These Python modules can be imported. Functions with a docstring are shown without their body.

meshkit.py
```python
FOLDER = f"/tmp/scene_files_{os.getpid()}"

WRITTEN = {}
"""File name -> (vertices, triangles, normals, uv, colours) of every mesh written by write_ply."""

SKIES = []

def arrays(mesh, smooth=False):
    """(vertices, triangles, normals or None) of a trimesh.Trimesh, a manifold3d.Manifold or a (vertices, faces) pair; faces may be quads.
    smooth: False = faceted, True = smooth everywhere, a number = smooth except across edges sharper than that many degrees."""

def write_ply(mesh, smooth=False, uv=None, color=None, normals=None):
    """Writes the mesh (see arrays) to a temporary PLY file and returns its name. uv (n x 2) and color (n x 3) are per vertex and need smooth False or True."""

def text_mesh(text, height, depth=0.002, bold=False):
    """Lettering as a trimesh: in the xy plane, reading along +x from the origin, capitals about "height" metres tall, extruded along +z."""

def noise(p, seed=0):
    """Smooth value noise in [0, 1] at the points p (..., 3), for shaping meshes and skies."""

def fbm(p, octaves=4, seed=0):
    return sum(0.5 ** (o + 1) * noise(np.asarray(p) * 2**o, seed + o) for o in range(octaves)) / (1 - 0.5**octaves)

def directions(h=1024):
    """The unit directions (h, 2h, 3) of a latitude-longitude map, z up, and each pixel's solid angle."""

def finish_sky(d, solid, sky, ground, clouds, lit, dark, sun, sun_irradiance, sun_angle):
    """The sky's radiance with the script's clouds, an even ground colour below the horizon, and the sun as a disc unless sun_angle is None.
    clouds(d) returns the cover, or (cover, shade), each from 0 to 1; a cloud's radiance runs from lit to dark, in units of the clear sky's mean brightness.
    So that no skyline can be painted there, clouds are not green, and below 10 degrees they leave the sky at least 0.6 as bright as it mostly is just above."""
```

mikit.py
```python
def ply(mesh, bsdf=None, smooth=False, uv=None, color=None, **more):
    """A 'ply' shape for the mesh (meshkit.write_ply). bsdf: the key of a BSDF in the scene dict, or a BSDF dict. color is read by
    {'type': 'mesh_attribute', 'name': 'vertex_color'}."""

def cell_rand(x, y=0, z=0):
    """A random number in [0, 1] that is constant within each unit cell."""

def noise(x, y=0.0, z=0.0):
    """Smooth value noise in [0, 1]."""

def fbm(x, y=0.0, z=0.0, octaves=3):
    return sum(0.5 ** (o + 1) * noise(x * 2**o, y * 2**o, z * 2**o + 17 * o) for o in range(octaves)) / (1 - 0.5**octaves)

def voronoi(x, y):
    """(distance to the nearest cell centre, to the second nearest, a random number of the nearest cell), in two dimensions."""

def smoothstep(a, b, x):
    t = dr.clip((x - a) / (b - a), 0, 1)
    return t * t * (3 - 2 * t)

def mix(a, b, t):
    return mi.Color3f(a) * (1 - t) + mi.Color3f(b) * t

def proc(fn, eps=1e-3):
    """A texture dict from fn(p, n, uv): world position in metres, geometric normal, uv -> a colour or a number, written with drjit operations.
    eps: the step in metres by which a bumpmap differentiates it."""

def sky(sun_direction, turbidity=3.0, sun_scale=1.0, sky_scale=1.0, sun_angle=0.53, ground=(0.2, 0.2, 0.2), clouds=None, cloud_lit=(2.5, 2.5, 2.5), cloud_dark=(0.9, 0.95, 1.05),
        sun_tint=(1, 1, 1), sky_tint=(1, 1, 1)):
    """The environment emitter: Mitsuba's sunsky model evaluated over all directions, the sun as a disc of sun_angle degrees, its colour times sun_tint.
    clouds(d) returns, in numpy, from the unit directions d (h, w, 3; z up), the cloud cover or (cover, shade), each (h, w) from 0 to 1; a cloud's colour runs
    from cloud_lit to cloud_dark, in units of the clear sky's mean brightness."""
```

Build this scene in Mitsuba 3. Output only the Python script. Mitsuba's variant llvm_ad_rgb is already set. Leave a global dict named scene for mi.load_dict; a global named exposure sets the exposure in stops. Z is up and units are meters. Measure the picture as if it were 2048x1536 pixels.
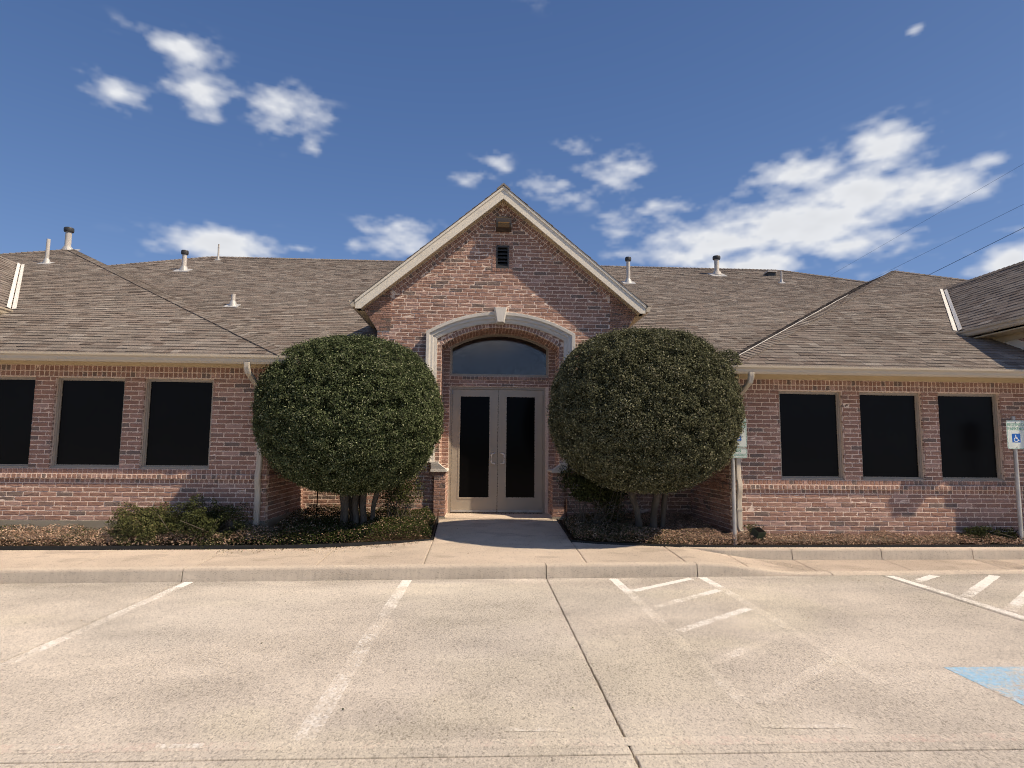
import math
import numpy as np
import trimesh
import drjit as dr
import mitsuba as mi
import mikit
import meshkit
from mikit import proc, noise, fbm, voronoi, cell_rand, smoothstep, mix
import shapely
from shapely.geometry import Polygon, LineString, box as sbox
from shapely import affinity

rng = np.random.default_rng(7)
scene, labels = {'type': 'scene'}, {}

# ------------------------------------------------------------------ camera, sky, exposure
T = mi.ScalarTransform4f
scene['camera'] = {'type': 'perspective', 'fov': 78.685, 'fov_axis': 'x', 'near_clip': 0.05, 'far_clip': 3000.0,
                   'to_world': T().look_at(origin=[0, 0, 1.65], target=[0.0473, 0.9937, 1.65 + 0.1015], up=[-0.0145, -0.101, 0.9948])}
exposure = 1.48
SUN = (2.17, -1.0, 2.65)

# azimuth from +Y towards +X, elevation, half widths (degrees), strength of the fair-weather clouds
CLOUDS = [(-26.9, 30.2, 2.4, .95, .92), (-25.3, 27.8, 2.5, 1.15, .95), (-31.5, 26.0, 1.9, 1.05, .72), (-18.4, 27.75, 2.7, 1.45, .98), (-24.4, 26.2, 1.7, .7, .55), (-15.9, 25.3, .95, .6, .75),
          (-29.8, 30.7, 1.6, .5, .35), (-21.6, 24.95, .6, .4, .3), (-22.65, 16.3, 3.8, 1.1, 1.3), (-16.6, 16.7, 1.05, .4, .5), (-8.3, 18.6, 3.0, 1.3, .95), (-11.45, 17.7, 1.3, .6, .5), (1.0, 25.5, 1.3, .7, .62),
          (-1.5, 24.15, 1.9, .6, .45), (8.8, 26.5, 1.9, .6, .5), (12.7, 24.3, 2.8, 1.2, .72), (5.7, 23.5, 2.8, .66, .6), (8.5, 22.4, 2.6, .67, .62), (12.2, 19.5, 1.5, 1.06, .6), (15.9, 21.0, 2.8, .75, .75),
          (34.6, 23.45, 2.3, 1.3, 1.15), (28.4, 22.7, 3.3, 1.06, 1.05), (23.7, 21.75, 1.0, .5, .5), (32.6, 20.15, 4.4, 1.5, 1.2), (37.1, 19.85, 3.7, 1.35, 1.1), (41.1, 20.6, 1.05, .67, .9),
          (28.1, 18.5, 6.5, 1.76, 1.3), (21.95, 18.0, 5.7, 1.3, 1.1), (18.9, 17.0, 4.7, .93, 1.0), (31.8, 16.8, 3.8, 1.2, 1.0), (24.0, 15.7, 4.35, 1.03, 1.2), (37.4, 30.5, .66, .37, .5),
          (42.2, 13.3, 2.3, 1.4, 1.3), (34.1, 13.6, 2.0, .6, .5), (17.65, 18.8, 2.6, .76, .6)]


def clouds(d):
    az = np.degrees(np.arctan2(d[..., 0], d[..., 1]))
    el = np.degrees(np.arcsin(np.clip(d[..., 2], -1, 1)))
    n1 = meshkit.fbm(np.stack([d[..., 0] * 26, d[..., 1] * 26, d[..., 2] * 50], -1), 5, 3)
    n2 = meshkit.fbm(np.stack([d[..., 0] * 60, d[..., 1] * 60, d[..., 2] * 110], -1), 4, 9)
    wa = (meshkit.fbm(d * 38, 3, 21) - .5) * 1.6
    we = (meshkit.fbm(d * 38, 3, 33) - .5) * 1.0
    dens = np.zeros(az.shape)
    for a, e, ra, re, s in CLOUDS:
        q = ((az + wa - a) / ra) ** 2 + ((el + we - e) / (re * 1.05)) ** 2
        dens = np.maximum(dens, s * np.exp(-q * .75)) + .12 * s * np.exp(-q)
    # the rest of the sky carries the same kind of scattered clouds
    far = meshkit.fbm(np.stack([d[..., 0] * 5, d[..., 1] * 5, d[..., 2] * 11], -1), 5, 5)
    inside = np.clip((58 - np.abs(az)) / 14, 0, 1) * np.clip((44 - el) / 8, 0, 1)
    dens = np.maximum(dens, (far - .52) * 5 * (1 - inside))
    c = np.clip((dens + (n1 - .5) * 1.15 + (n2 - .5) * .75 - .22) / 1.15, 0, 1)
    c = c * np.clip(dens / .2, 0, 1)
    c = c ** 1.15
    c = np.clip(c * 1.3, 0, 1)
    core = np.clip((dens - .85) / .6, 0, 1)
    shade = np.clip(core * (.25 + 1.1 * (n1 - .42)), 0, 1) * .55
    return c * .97, shade


scene['sky'] = mikit.sky(SUN, turbidity=2.6, clouds=clouds, sky_tint=(.94, .98, 1.16), sun_scale=1.2, sky_scale=.95, cloud_lit=(3.45, 3.5, 3.6), cloud_dark=(1.9, 1.97, 2.1), ground=(.22, .2, .17))

# ------------------------------------------------------------------ materials


def F(x):
    return mi.Float(x)


def mat(key, color, rough=.8, spec=.3, metal=0., bump=None, bscale=.001, eps=.002, **kw):
    col = color if isinstance(color, dict) else {'type': 'rgb', 'value': list(color)}
    b = {'type': 'principled', 'base_color': col, 'roughness': rough, 'specular': spec, 'metallic': metal, **kw}
    if bump is not None:
        b = {'type': 'bumpmap', 'tex': proc(bump, eps), 'scale': bscale, 'bsdf': b}
    scene[key] = {'type': 'twosided', 'bsdf': b}


def concrete_color(p):
    """weathered broom-finished lot concrete: sand speckle, patches, streaks along the drive direction"""
    x, y = p.x, p.y
    big = fbm(x * .55 + 3.1, y * .8, 2.0, octaves=4)
    mid = fbm(x * 2.3, y * 3.1, 5.0, octaves=3)
    speck = noise(x * 105, y * 60, 1.0)
    speck2 = noise(x * 190, y * 110, 7.0)
    dark = smoothstep(.5, .95, speck) * .30 + smoothstep(.5, .95, speck2) * .24
    light = smoothstep(.55, .95, noise(x * 130, y * 75, 13.0)) * .22
    v = 1.06 + (big - .5) * .42 + (mid - .5) * .34 - dark + light
    yel = smoothstep(.52, .72, fbm(x * .7 + 9, y * 1.1, 8.0, octaves=3))
    c = mix((.448, .404, .348), (.462, .420, .348), yel)
    grey = smoothstep(.5, .75, fbm(x * .35, y * .5, 19.0, octaves=3))
    c = mix(c, mi.Color3f(.385, .356, .315), grey * .6)
    gut = smoothstep(.55, .0, dr.abs(y - (8.02 + .045 * x))) * smoothstep(.3, .6, fbm(x * 1.3, y * 5, 4.0))
    return c * v * (1 - .2 * gut)


def lot_bump(p, n, uv):
    return noise(p.x * 95, p.y * 95, 1.0) * .6 + noise(p.x * 40, p.y * 40, 3.0) * .4


mat('lot_concrete', proc(lambda p, n, uv: concrete_color(p)), .9, .25, bump=lot_bump, bscale=.003, eps=.002)


def walk_color(p, n, uv):
    x, y = p.x, p.y
    v = 1 + (fbm(x * .9, y * 1.7, 2, octaves=4) - .5) * .30 + (fbm(x * 5, y * 6, 4, octaves=2) - .5) * .14 - smoothstep(.62, .9, noise(x * 85, y * 85, 1.)) * .18
    tone = mix((.455, .385, .315), (.40, .335, .275), smoothstep(2.2, 5.0, x) * smoothstep(.25, .6, fbm(x * 1.1, y * 2.5, 6.)))
    st = smoothstep(.60, .72, fbm(x * 2.1, y * 4.5, 15., octaves=4)) * .16
    return tone * v * (1 - st)


mat('walk_concrete', proc(walk_color), .88, .25, bump=lambda p, n, uv: noise(p.x * 80, p.y * 80, 1.) * .6 + noise(p.x * 30, p.y * 30, 2.) * .4, bscale=.002)


def kerb_color(p, n, uv):
    x, z = p.x, p.z
    face = smoothstep(.5, .2, n.z)
    streak = fbm(x * 38, p.y * 38, z * 3, octaves=3)
    v = 1 + (streak - .5) * .28 - smoothstep(.6, .9, noise(x * 90, p.y * 90, z * 90)) * .25 + (fbm(x * 1.2, z * 4, 3.) - .5) * .35
    c = mix((.49, .425, .35), (.455, .405, .34), face)
    return c * v


mat('kerb_concrete', proc(kerb_color), .9, .2, bump=lambda p, n, uv: noise(p.x * 70, p.y * 70, p.z * 70), bscale=.004)
mat('joint_dark', (.02, .016, .013), .95, .1)


def paint_color(base, keep, wear_scale=1.0):
    def fn(p, n, uv):
        c = concrete_color(p)
        # uv.x: how much paint is left at this place along the line
        w = fbm(p.x * 7, p.y * 7, 3., octaves=4) * .42 + noise(p.x * 80, p.y * 50, 5.) * .36 + .11
        k = smoothstep(.24, -.20, w - uv.x)
        return mix(c * 1.10, mi.Color3f(*base) * (.9 + .2 * noise(p.x * 50, p.y * 50, 9.)), k * keep)
    return fn


mat('white_paint', proc(paint_color((.74, .72, .68), .9)), .8, .25)
mat('blue_paint', proc(paint_color((.25, .47, .66), .92)), .8, .25)
mat('red_paint', proc(paint_color((.52, .38, .33), .6)), .85, .2)


def brick_color(p, n, uv):
    r, q = uv.x, uv.y
    c = mix((.265, .155, .120), (.345, .213, .170), r)
    c = mix(c, (.40, .265, .222), smoothstep(.72, 1., q))
    c = mix(c, (.185, .140, .122), smoothstep(.90, .915, r))
    c = mix(c, (.235, .155, .128), smoothstep(.80, .84, r) * smoothstep(.90, .88, r))
    g = fbm(p.x * 26, p.y * 26, p.z * 42, octaves=3)
    sp = noise(p.x * 120, p.y * 120, p.z * 120)
    lime = smoothstep(.66, .8, fbm(p.x * 9 + 4, p.y * 9, p.z * 13, octaves=3)) * smoothstep(.4, .8, noise(p.x * 60, p.y * 60, p.z * 60))
    c = c * (.72 + .58 * g) * (1.06 - .22 * smoothstep(.55, .95, sp))
    return mix(c, (.44, .34, .28), lime * .45)


def brick_bump(p, n, uv):
    a = fbm(p.x * 34 + uv.x * 40, p.y * 34, p.z * 38, octaves=3)
    return a + .25 * noise(p.x * 150, p.y * 150, p.z * 150)


mat('brick', proc(brick_color), .92, .2, bump=brick_bump, bscale=.0045, eps=.0025)
mat('mortar', proc(lambda p, n, uv: mi.Color3f(.72, .595, .505) * (.82 + .36 * fbm(p.x * 40, p.y * 40, p.z * 40))), .95, .15,
    bump=lambda p, n, uv: noise(p.x * 90, p.y * 90, p.z * 90), bscale=.003)
mat('foundation', proc(lambda p, n, uv: mi.Color3f(.26, .235, .19) * (.75 + .5 * fbm(p.x * 3, p.y * 3, p.z * 9, octaves=4))), .95, .15)


def trim_fn(c):
    return proc(lambda p, n, uv: mi.Color3f(*c) * (.93 + .12 * fbm(p.x * 1.7, p.y * 1.7, p.z * 6, octaves=3)))


mat('trim_paint', trim_fn((.72, .67, .57)), .55, .4)
mat('frieze_paint', trim_fn((.56, .46, .30)), .6, .35)
mat('gutter_metal', trim_fn((.52, .45, .345)), .45, .5)
mat('downspout_metal', trim_fn((.50, .45, .37)), .45, .5)
mat('flashing_metal', trim_fn((.70, .67, .60)), .5, .5)
mat('frame_paint', trim_fn((.35, .30, .24)), .45, .5)
mat('door_paint', trim_fn((.40, .35, .28)), .4, .5)
mat('solar_screen', proc(lambda p, n, uv: mi.Color3f(.0035, .0036, .0042) * (.5 + 1. * fbm(p.x * 1.3, p.y, p.z * 1.6, octaves=3))), .3, .12)
scene['tinted_glass'] = {'type': 'twosided', 'bsdf': {'type': 'blendbsdf', 'weight': .85,
                         'bsdf_0': {'type': 'roughconductor', 'alpha': .008, 'material': 'none', 'specular_reflectance': {'type': 'rgb', 'value': [.60, .55, .52]}},
                         'bsdf_1': {'type': 'diffuse', 'reflectance': {'type': 'rgb', 'value': [.012, .012, .014]}}}}
scene['door_glass'] = {'type': 'twosided', 'bsdf': {'type': 'principled', 'base_color': {'type': 'rgb', 'value': [.004, .004, .0045]}, 'roughness': .12, 'specular': .05}}
mat('steel', (.42, .40, .38), .35, .5, .9)
mat('galvanised', proc(lambda p, n, uv: mi.Color3f(.46, .46, .45) * (.7 + .6 * fbm(p.x * 8, p.y * 8, p.z * 5))), .55, .5, .3)
mat('pipe_paint', proc(lambda p, n, uv: mi.Color3f(.52, .49, .45) * (.72 + .5 * fbm(p.x * 9, p.y * 9, p.z * 3))), .6, .4)
mat('handle_metal', (.82, .80, .76), .4, .5)
mat('dark_metal', (.045, .045, .045), .5, .4)
mat('dark_bronze', (.055, .043, .033), .38, .5)
mat('lamp_lens', (.13, .075, .03), .25, .5)
mat('rust', (.09, .045, .03), .9, .1)
mat('black_plastic', proc(lambda p, n, uv: mi.Color3f(.016, .017, .018) * (.7 + .6 * noise(p.x * 20, p.y * 20, p.z * 20))), .6, .3)
mat('green_plastic', (.012, .022, .014), .45, .4)
mat('cable', (.03, .03, .03), .7, .2)
mat('interior', (.006, .006, .006), .95, .05)


def stone_color(p, n, uv):
    v = .84 + .3 * fbm(p.x * 5, p.y * 5, p.z * 2.2, octaves=4)
    return mi.Color3f(.60, .57, .52) * v


mat('cast_stone', proc(stone_color), .85, .25, bump=lambda p, n, uv: noise(p.x * 60, p.y * 60, p.z * 60), bscale=.0015)


def shingle_color(p, n, uv):
    r = uv.x
    c = mix((.130, .112, .097), (.172, .151, .132), smoothstep(.1, .9, r))
    c = mix(c, (.208, .186, .164), smoothstep(.90, .95, r))
    c = mix(c, (.105, .086, .073), smoothstep(.14, .08, r))
    c = mix(c, (.160, .126, .106), smoothstep(.55, .6, cell_rand(r * 977.0)) * .4)
    gran = noise(p.x * 160, p.y * 160, p.z * 160)
    weather = fbm(p.x * .5, p.y * .35, p.z * .5, octaves=3)
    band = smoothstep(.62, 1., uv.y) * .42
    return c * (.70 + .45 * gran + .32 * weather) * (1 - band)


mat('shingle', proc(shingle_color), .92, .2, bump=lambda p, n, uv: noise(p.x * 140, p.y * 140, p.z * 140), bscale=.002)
mat('roof_felt', (.05, .042, .036), .95, .1)


def leaf_mat(key, stops, rough, thin=.35, spec=1.5):
    def fn(p, n, uv):
        c = mi.Color3f(*stops[0][1])
        for (a, _), (b, col) in zip(stops[:-1], stops[1:]):
            c = mix(c, col, smoothstep(a, b, uv.x))
        return c * (.45 + 1.1 * uv.y * uv.y + .3 * uv.y)  # wide random brightness; on the bushes it puts sun sparkle into leaf colours
    scene[key] = {'type': 'principledthin', 'base_color': proc(fn), 'roughness': rough, 'eta': spec, 'diff_trans': thin}


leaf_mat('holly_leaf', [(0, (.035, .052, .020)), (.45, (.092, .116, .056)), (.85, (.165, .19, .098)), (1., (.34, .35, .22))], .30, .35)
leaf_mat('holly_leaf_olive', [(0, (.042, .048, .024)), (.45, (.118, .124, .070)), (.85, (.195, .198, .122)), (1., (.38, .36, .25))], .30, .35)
leaf_mat('jasmine_leaf', [(0, (.035, .050, .018)), (.3, (.055, .070, .022)), (.36, (.22, .145, .095)), (.7, (.42, .285, .21)), (1., (.62, .48, .37))], .5, .3)
leaf_mat('shrub_leaf', [(0, (.042, .052, .022)), (.5, (.09, .10, .04)), (.85, (.16, .16, .07)), (1., (.26, .18, .11))], .45, .3)
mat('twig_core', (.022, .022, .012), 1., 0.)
mat('bark', proc(lambda p, n, uv: mix((.055, .045, .036), (.17, .15, .125), fbm(p.x * 14, p.y * 14, p.z * 5, octaves=4))), .95, .1,
    bump=lambda p, n, uv: fbm(p.x * 40, p.y * 40, p.z * 14), bscale=.006)
mat('soil', proc(lambda p, n, uv: mi.Color3f(.045, .032, .022) * (.5 + fbm(p.x * 12, p.y * 12, 1., octaves=4))), 1., 0.)
mat('ground_grass', proc(lambda p, n, uv: mix((.07, .08, .03), (.13, .11, .06), fbm(p.x * .4, p.y * .4, 1., octaves=4))), 1., 0.)


def sign_white(p, n, uv):
    return mi.Color3f(.66, .72, .68) * (.93 + .1 * noise(p.x * 12, p.y * 12, p.z * 9))


mat('sign_sheet', proc(sign_white), .35, .5)
mat('sign_green', (.06, .25, .17), .4, .4)
mat('sign_blue', (.02, .12, .45), .4, .4)
mat('sign_white_ink', (.80, .82, .82), .4, .4)

# ------------------------------------------------------------------ mesh helpers


class MB:
    """collects (vertices, faces, uv) pieces into one mesh"""

    def __init__(self):
        self.v, self.f, self.u, self.n = [], [], [], 0

    def add(self, v, f, uv=None):
        v = np.asarray(v, float).reshape(-1, 3)
        f = np.asarray(f, int)
        if f.shape[1] == 4:
            f = np.vstack([f[:, [0, 1, 2]], f[:, [0, 2, 3]]])
        self.v.append(v)
        self.f.append(f + self.n)
        if uv is None:
            uv = (.5, .5)
        self.u.append(np.broadcast_to(np.asarray(uv, float), (len(v), 2)))
        self.n += len(v)
        return self

    def tm(self, m, uv=None):
        return self.add(m.vertices, m.faces, uv)

    def box(self, x0, x1, y0, y1, z0, z1, uv=None):
        m = trimesh.creation.box(extents=(x1 - x0, y1 - y0, z1 - z0))
        m.apply_translation(((x0 + x1) / 2, (y0 + y1) / 2, (z0 + z1) / 2))
        return self.tm(m, uv)

    def arrays(self):
        return np.vstack(self.v), np.vstack(self.f), np.vstack(self.u)

    def put(self, key, m, smooth=False, kind=None, **lab):
        v, f, u = self.arrays()
        return put(key, v, f, m, u, smooth, kind, **lab)


counts = {}


def name(base):
    k = counts.get(base, 0)
    counts[base] = k + 1
    return base if k == 0 else f'{base}_{k:03d}'


def put(base, v, f, m, uv=None, smooth=False, kind=None, **lab):
    key = name(base)
    if smooth not in (False, True):
        scene[key] = mikit.ply((v, f), m, smooth=smooth)
    else:
        scene[key] = mikit.ply((v, f), m, smooth=smooth, uv=uv)
    if kind or lab:
        labels[key] = {**({'kind': kind} if kind else {}), **lab}
    return key


def thing(base, label, category, group=None):
    key = name(base)
    labels[key] = {'label': label, 'category': category}
    if group:
        labels[key]['group'] = group
    return key


def extrude_xz(poly, y0, y1):
    """shapely polygon in (x, z) pushed from y0 to y1"""
    m = trimesh.creation.extrude_polygon(poly, abs(y1 - y0), engine='earcut')
    v = m.vertices
    w = np.stack([v[:, 0], max(y0, y1) - v[:, 2], v[:, 1]], 1)
    return trimesh.Trimesh(w, m.faces, process=False)


def extrude_frame(poly, O, U, V, N, d0, d1):
    """polygon in (u, v) of the frame O, U, V; from depth d0 to d1 along N"""
    m = trimesh.creation.extrude_polygon(poly, d1 - d0, engine='earcut')
    v = m.vertices
    w = np.asarray(O) + v[:, :1] * np.asarray(U) + v[:, 1:2] * np.asarray(V) + (v[:, 2:] + d0) * np.asarray(N)
    return trimesh.Trimesh(w, m.faces, process=False)


def tube(points, radii, sides=10, cap=True):
    p = np.asarray(points, float)
    r = np.broadcast_to(radii, (len(p),)).astype(float)
    t = np.gradient(p, axis=0)
    t /= np.linalg.norm(t, axis=1, keepdims=True) + 1e-12
    ref = np.array([0, 0, 1.]) if abs(t[:, 2]).mean() < .9 else np.array([1., 0, 0])
    a = np.cross(t, ref)
    a /= np.linalg.norm(a, axis=1, keepdims=True) + 1e-12
    b = np.cross(t, a)
    ang = np.arange(sides) * 2 * np.pi / sides
    v = p[:, None] + r[:, None, None] * (np.cos(ang)[None, :, None] * a[:, None] + np.sin(ang)[None, :, None] * b[:, None])
    i, j = np.meshgrid(np.arange(len(p) - 1), np.arange(sides), indexing='ij')
    q = np.stack([i * sides + j, i * sides + (j + 1) % sides, (i + 1) * sides + (j + 1) % sides, (i + 1) * sides + j], -1).reshape(-1, 4)
    f = np.vstack([q[:, [0, 1, 2]], q[:, [0, 2, 3]]])
    v = v.reshape(-1, 3)
    if cap:
        n = len(v)
        v = np.vstack([v, p[0], p[-1]])
        k = np.arange(sides)
        f = np.vstack([f, np.stack([np.full(sides, n), (k + 1) % sides, k], 1),
                       np.stack([np.full(sides, n + 1), n - sides + k, n - sides + (k + 1) % sides], 1)])
    return v, f


def lathe(prof, at, sides=20, axis=None):
    """profile (r, z) turned about the vertical through at"""
    prof = np.asarray(prof, float)
    ang = np.arange(sides) * 2 * np.pi / sides
    v = np.stack([prof[:, None, 0] * np.cos(ang), prof[:, None, 0] * np.sin(ang), np.broadcast_to(prof[:, None, 1], (len(prof), sides))], -1).reshape(-1, 3) + np.asarray(at)
    i, j = np.meshgrid(np.arange(len(prof) - 1), np.arange(sides), indexing='ij')
    q = np.stack([i * sides + j, i * sides + (j + 1) % sides, (i + 1) * sides + (j + 1) % sides, (i + 1) * sides + j], -1).reshape(-1, 4)
    return v, q


def bent_bar(path, w, d, up=None):
    """rectangular section w (across x) by d, swept along a path in the yz/xz plane: used for downspouts"""
    p = np.asarray(path, float)
    t = np.gradient(p, axis=0)
    t /= np.linalg.norm(t, axis=1, keepdims=True)
    X = np.array([1., 0, 0])
    side = X - t * (t @ X)[:, None]
    side /= np.linalg.norm(side, axis=1, keepdims=True)
    b = np.cross(t, side)
    c = .2 * min(w, d)
    sec = np.array([[-w / 2 + c, -d / 2], [w / 2 - c, -d / 2], [w / 2, -d / 2 + c], [w / 2, d / 2 - c], [w / 2 - c, d / 2], [-w / 2 + c, d / 2], [-w / 2, d / 2 - c], [-w / 2, -d / 2 + c]])
    v = (p[:, None] + sec[None, :, :1] * side[:, None] + sec[None, :, 1:] * b[:, None]).reshape(-1, 3)
    s = 8
    i, j = np.meshgrid(np.arange(len(p) - 1), np.arange(s), indexing='ij')
    q = np.stack([i * s + j, i * s + (j + 1) % s, (i + 1) * s + (j + 1) % s, (i + 1) * s + j], -1).reshape(-1, 4)
    return v, q


# ------------------------------------------------------------------ bricks
def brick_arrays(O, U, V, N, L, H, proud=.0, depth=.035, rough=.0022, seed=0):
    """n bricks, lower-left corner O, along U, up V, out N; every brick has a bevelled, slightly uneven face.
    Returns v (n, k, 3), f (m, 3), uv (n, k, 2)."""
    r = np.random.default_rng(seed)
    O = np.asarray(O, float)
    n = len(O)
    U, V, N = (np.broadcast_to(np.asarray(a, float), (n, 3)) for a in (U, V, N))
    L, H = np.broadcast_to(L, n).astype(float), np.broadcast_to(H, n).astype(float)
    b = .006
    gu = np.stack([0 * L, 0 * L + b, L * .34, L * .67, L - b, L], 1)
    gv = np.stack([0 * H, 0 * H + b, H * .52, H - b, H], 1)
    nu, nv = 6, 5
    uu = np.broadcast_to(gu[:, :, None], (n, nu, nv)).copy()
    vv = np.broadcast_to(gv[:, None, :], (n, nu, nv)).copy()
    dd = np.broadcast_to(np.asarray(proud, float).reshape(-1, 1, 1), (n, nu, nv)).copy() + r.normal(0, .0012, (n, 1, 1))
    dd += r.normal(0, rough, (n, nu, nv)) * np.pad(np.ones((nu - 2, nv - 2)), 1)[None]
    edge = np.zeros((nu, nv), bool)
    edge[[0, -1]] = True
    edge[:, [0, -1]] = True
    dd[:, edge] -= .003
    uu[:, edge] += r.normal(0, .0011, (n, edge.sum()))
    vv[:, edge] += r.normal(0, .0011, (n, edge.sum()))
    front = O[:, None, None] + uu[..., None] * U[:, None, None] + vv[..., None] * V[:, None, None] + dd[..., None] * N[:, None, None]
    front = front.reshape(n, -1, 3)
    idx = np.arange(nu * nv).reshape(nu, nv)
    per = np.concatenate([idx[:-1, 0], idx[-1, :-1], idx[:0:-1, -1], idx[0, :0:-1]])
    back = front[:, per] - depth * N[:, None]
    v = np.concatenate([front, back], 1)
    q = np.stack([idx[:-1, :-1], idx[1:, :-1], idx[1:, 1:], idx[:-1, 1:]], -1).reshape(-1, 4)
    m = len(per)
    k = np.arange(m)
    s = np.stack([per, nu * nv + k, nu * nv + (k + 1) % m, per[(k + 1) % m]], -1)
    q = np.vstack([q, s])
    f = np.vstack([q[:, [0, 1, 2]], q[:, [0, 2, 3]]])
    c = r.random((n, 2))
    uv = np.broadcast_to(c[:, None], (n, v.shape[1], 2))
    return v, f, uv


class Bricks:
    """every brick of one wall; some are written as parts, the rest as one mesh"""

    def __init__(self):
        self.v, self.uv, self.f = [], [], None

    def add(self, *a, **k):
        v, f, uv = brick_arrays(*a, **k)
        self.v.append(v)
        self.uv.append(uv)
        self.f = f

    def write(self, holder, pick=None, m='brick'):
        v, uv = np.concatenate(self.v), np.concatenate(self.uv)
        chosen = np.zeros(len(v), bool)
        if pick is not None:
            cen = v[:, :30].mean(1)
            order = pick(cen, np.linalg.norm(v[:, 24] - v[:, 0], axis=1))
            chosen[order] = True
            for i in order:
                put(holder + '__brick', v[i], self.f, m, uv[i])
        v, uv = v[~chosen], uv[~chosen]
        k = v.shape[1]
        f = (self.f[None] + (np.arange(len(v)) * k)[:, None, None]).reshape(-1, 3)
        put(holder + '__brick_courses', v.reshape(-1, 3), f, m, uv.reshape(-1, 2), kind='stuff')


def spans(poly, z):
    x0, _, x1, _ = poly.bounds
    g = poly.intersection(LineString([(x0 - 1, z), (x1 + 1, z)]))
    return [(s.bounds[0], s.bounds[2]) for s in getattr(g, 'geoms', [g]) if s.length > .02]


def courses(bk, poly, z0, z1, course, pitch, O, U, V, N, joint=.0125, bond=.5, jit=.015, proud=0., seed=0, rough=.0022, start=0., depth=.035):
    """running bond in the frame over the part of poly between z0 and z1"""
    r = np.random.default_rng(seed + 100)
    Os, Ls, Hs = [], [], []
    nrow = int(round((z1 - z0) / course))
    h = (z1 - z0) / max(nrow, 1)
    for i in range(nrow):
        z = z0 + i * h
        off = start + (bond * pitch if i % 2 else 0) + r.uniform(-jit, jit)
        for a, b in spans(poly, z + h / 2):
            k0 = math.floor((a - off) / pitch)
            x = off + k0 * pitch
            while x < b:
                u0, u1 = max(x, a), min(x + pitch - joint, b)
                if u1 - u0 > .028:
                    Os.append(np.asarray(O) + u0 * np.asarray(U) + (z + joint / 2) * np.asarray(V))
                    Ls.append(u1 - u0)
                    Hs.append(h - joint)
                x += pitch
    if Os:
        bk.add(np.array(Os), U, V, N, np.array(Ls), np.array(Hs), proud=proud, seed=seed, rough=rough, depth=depth)


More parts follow.
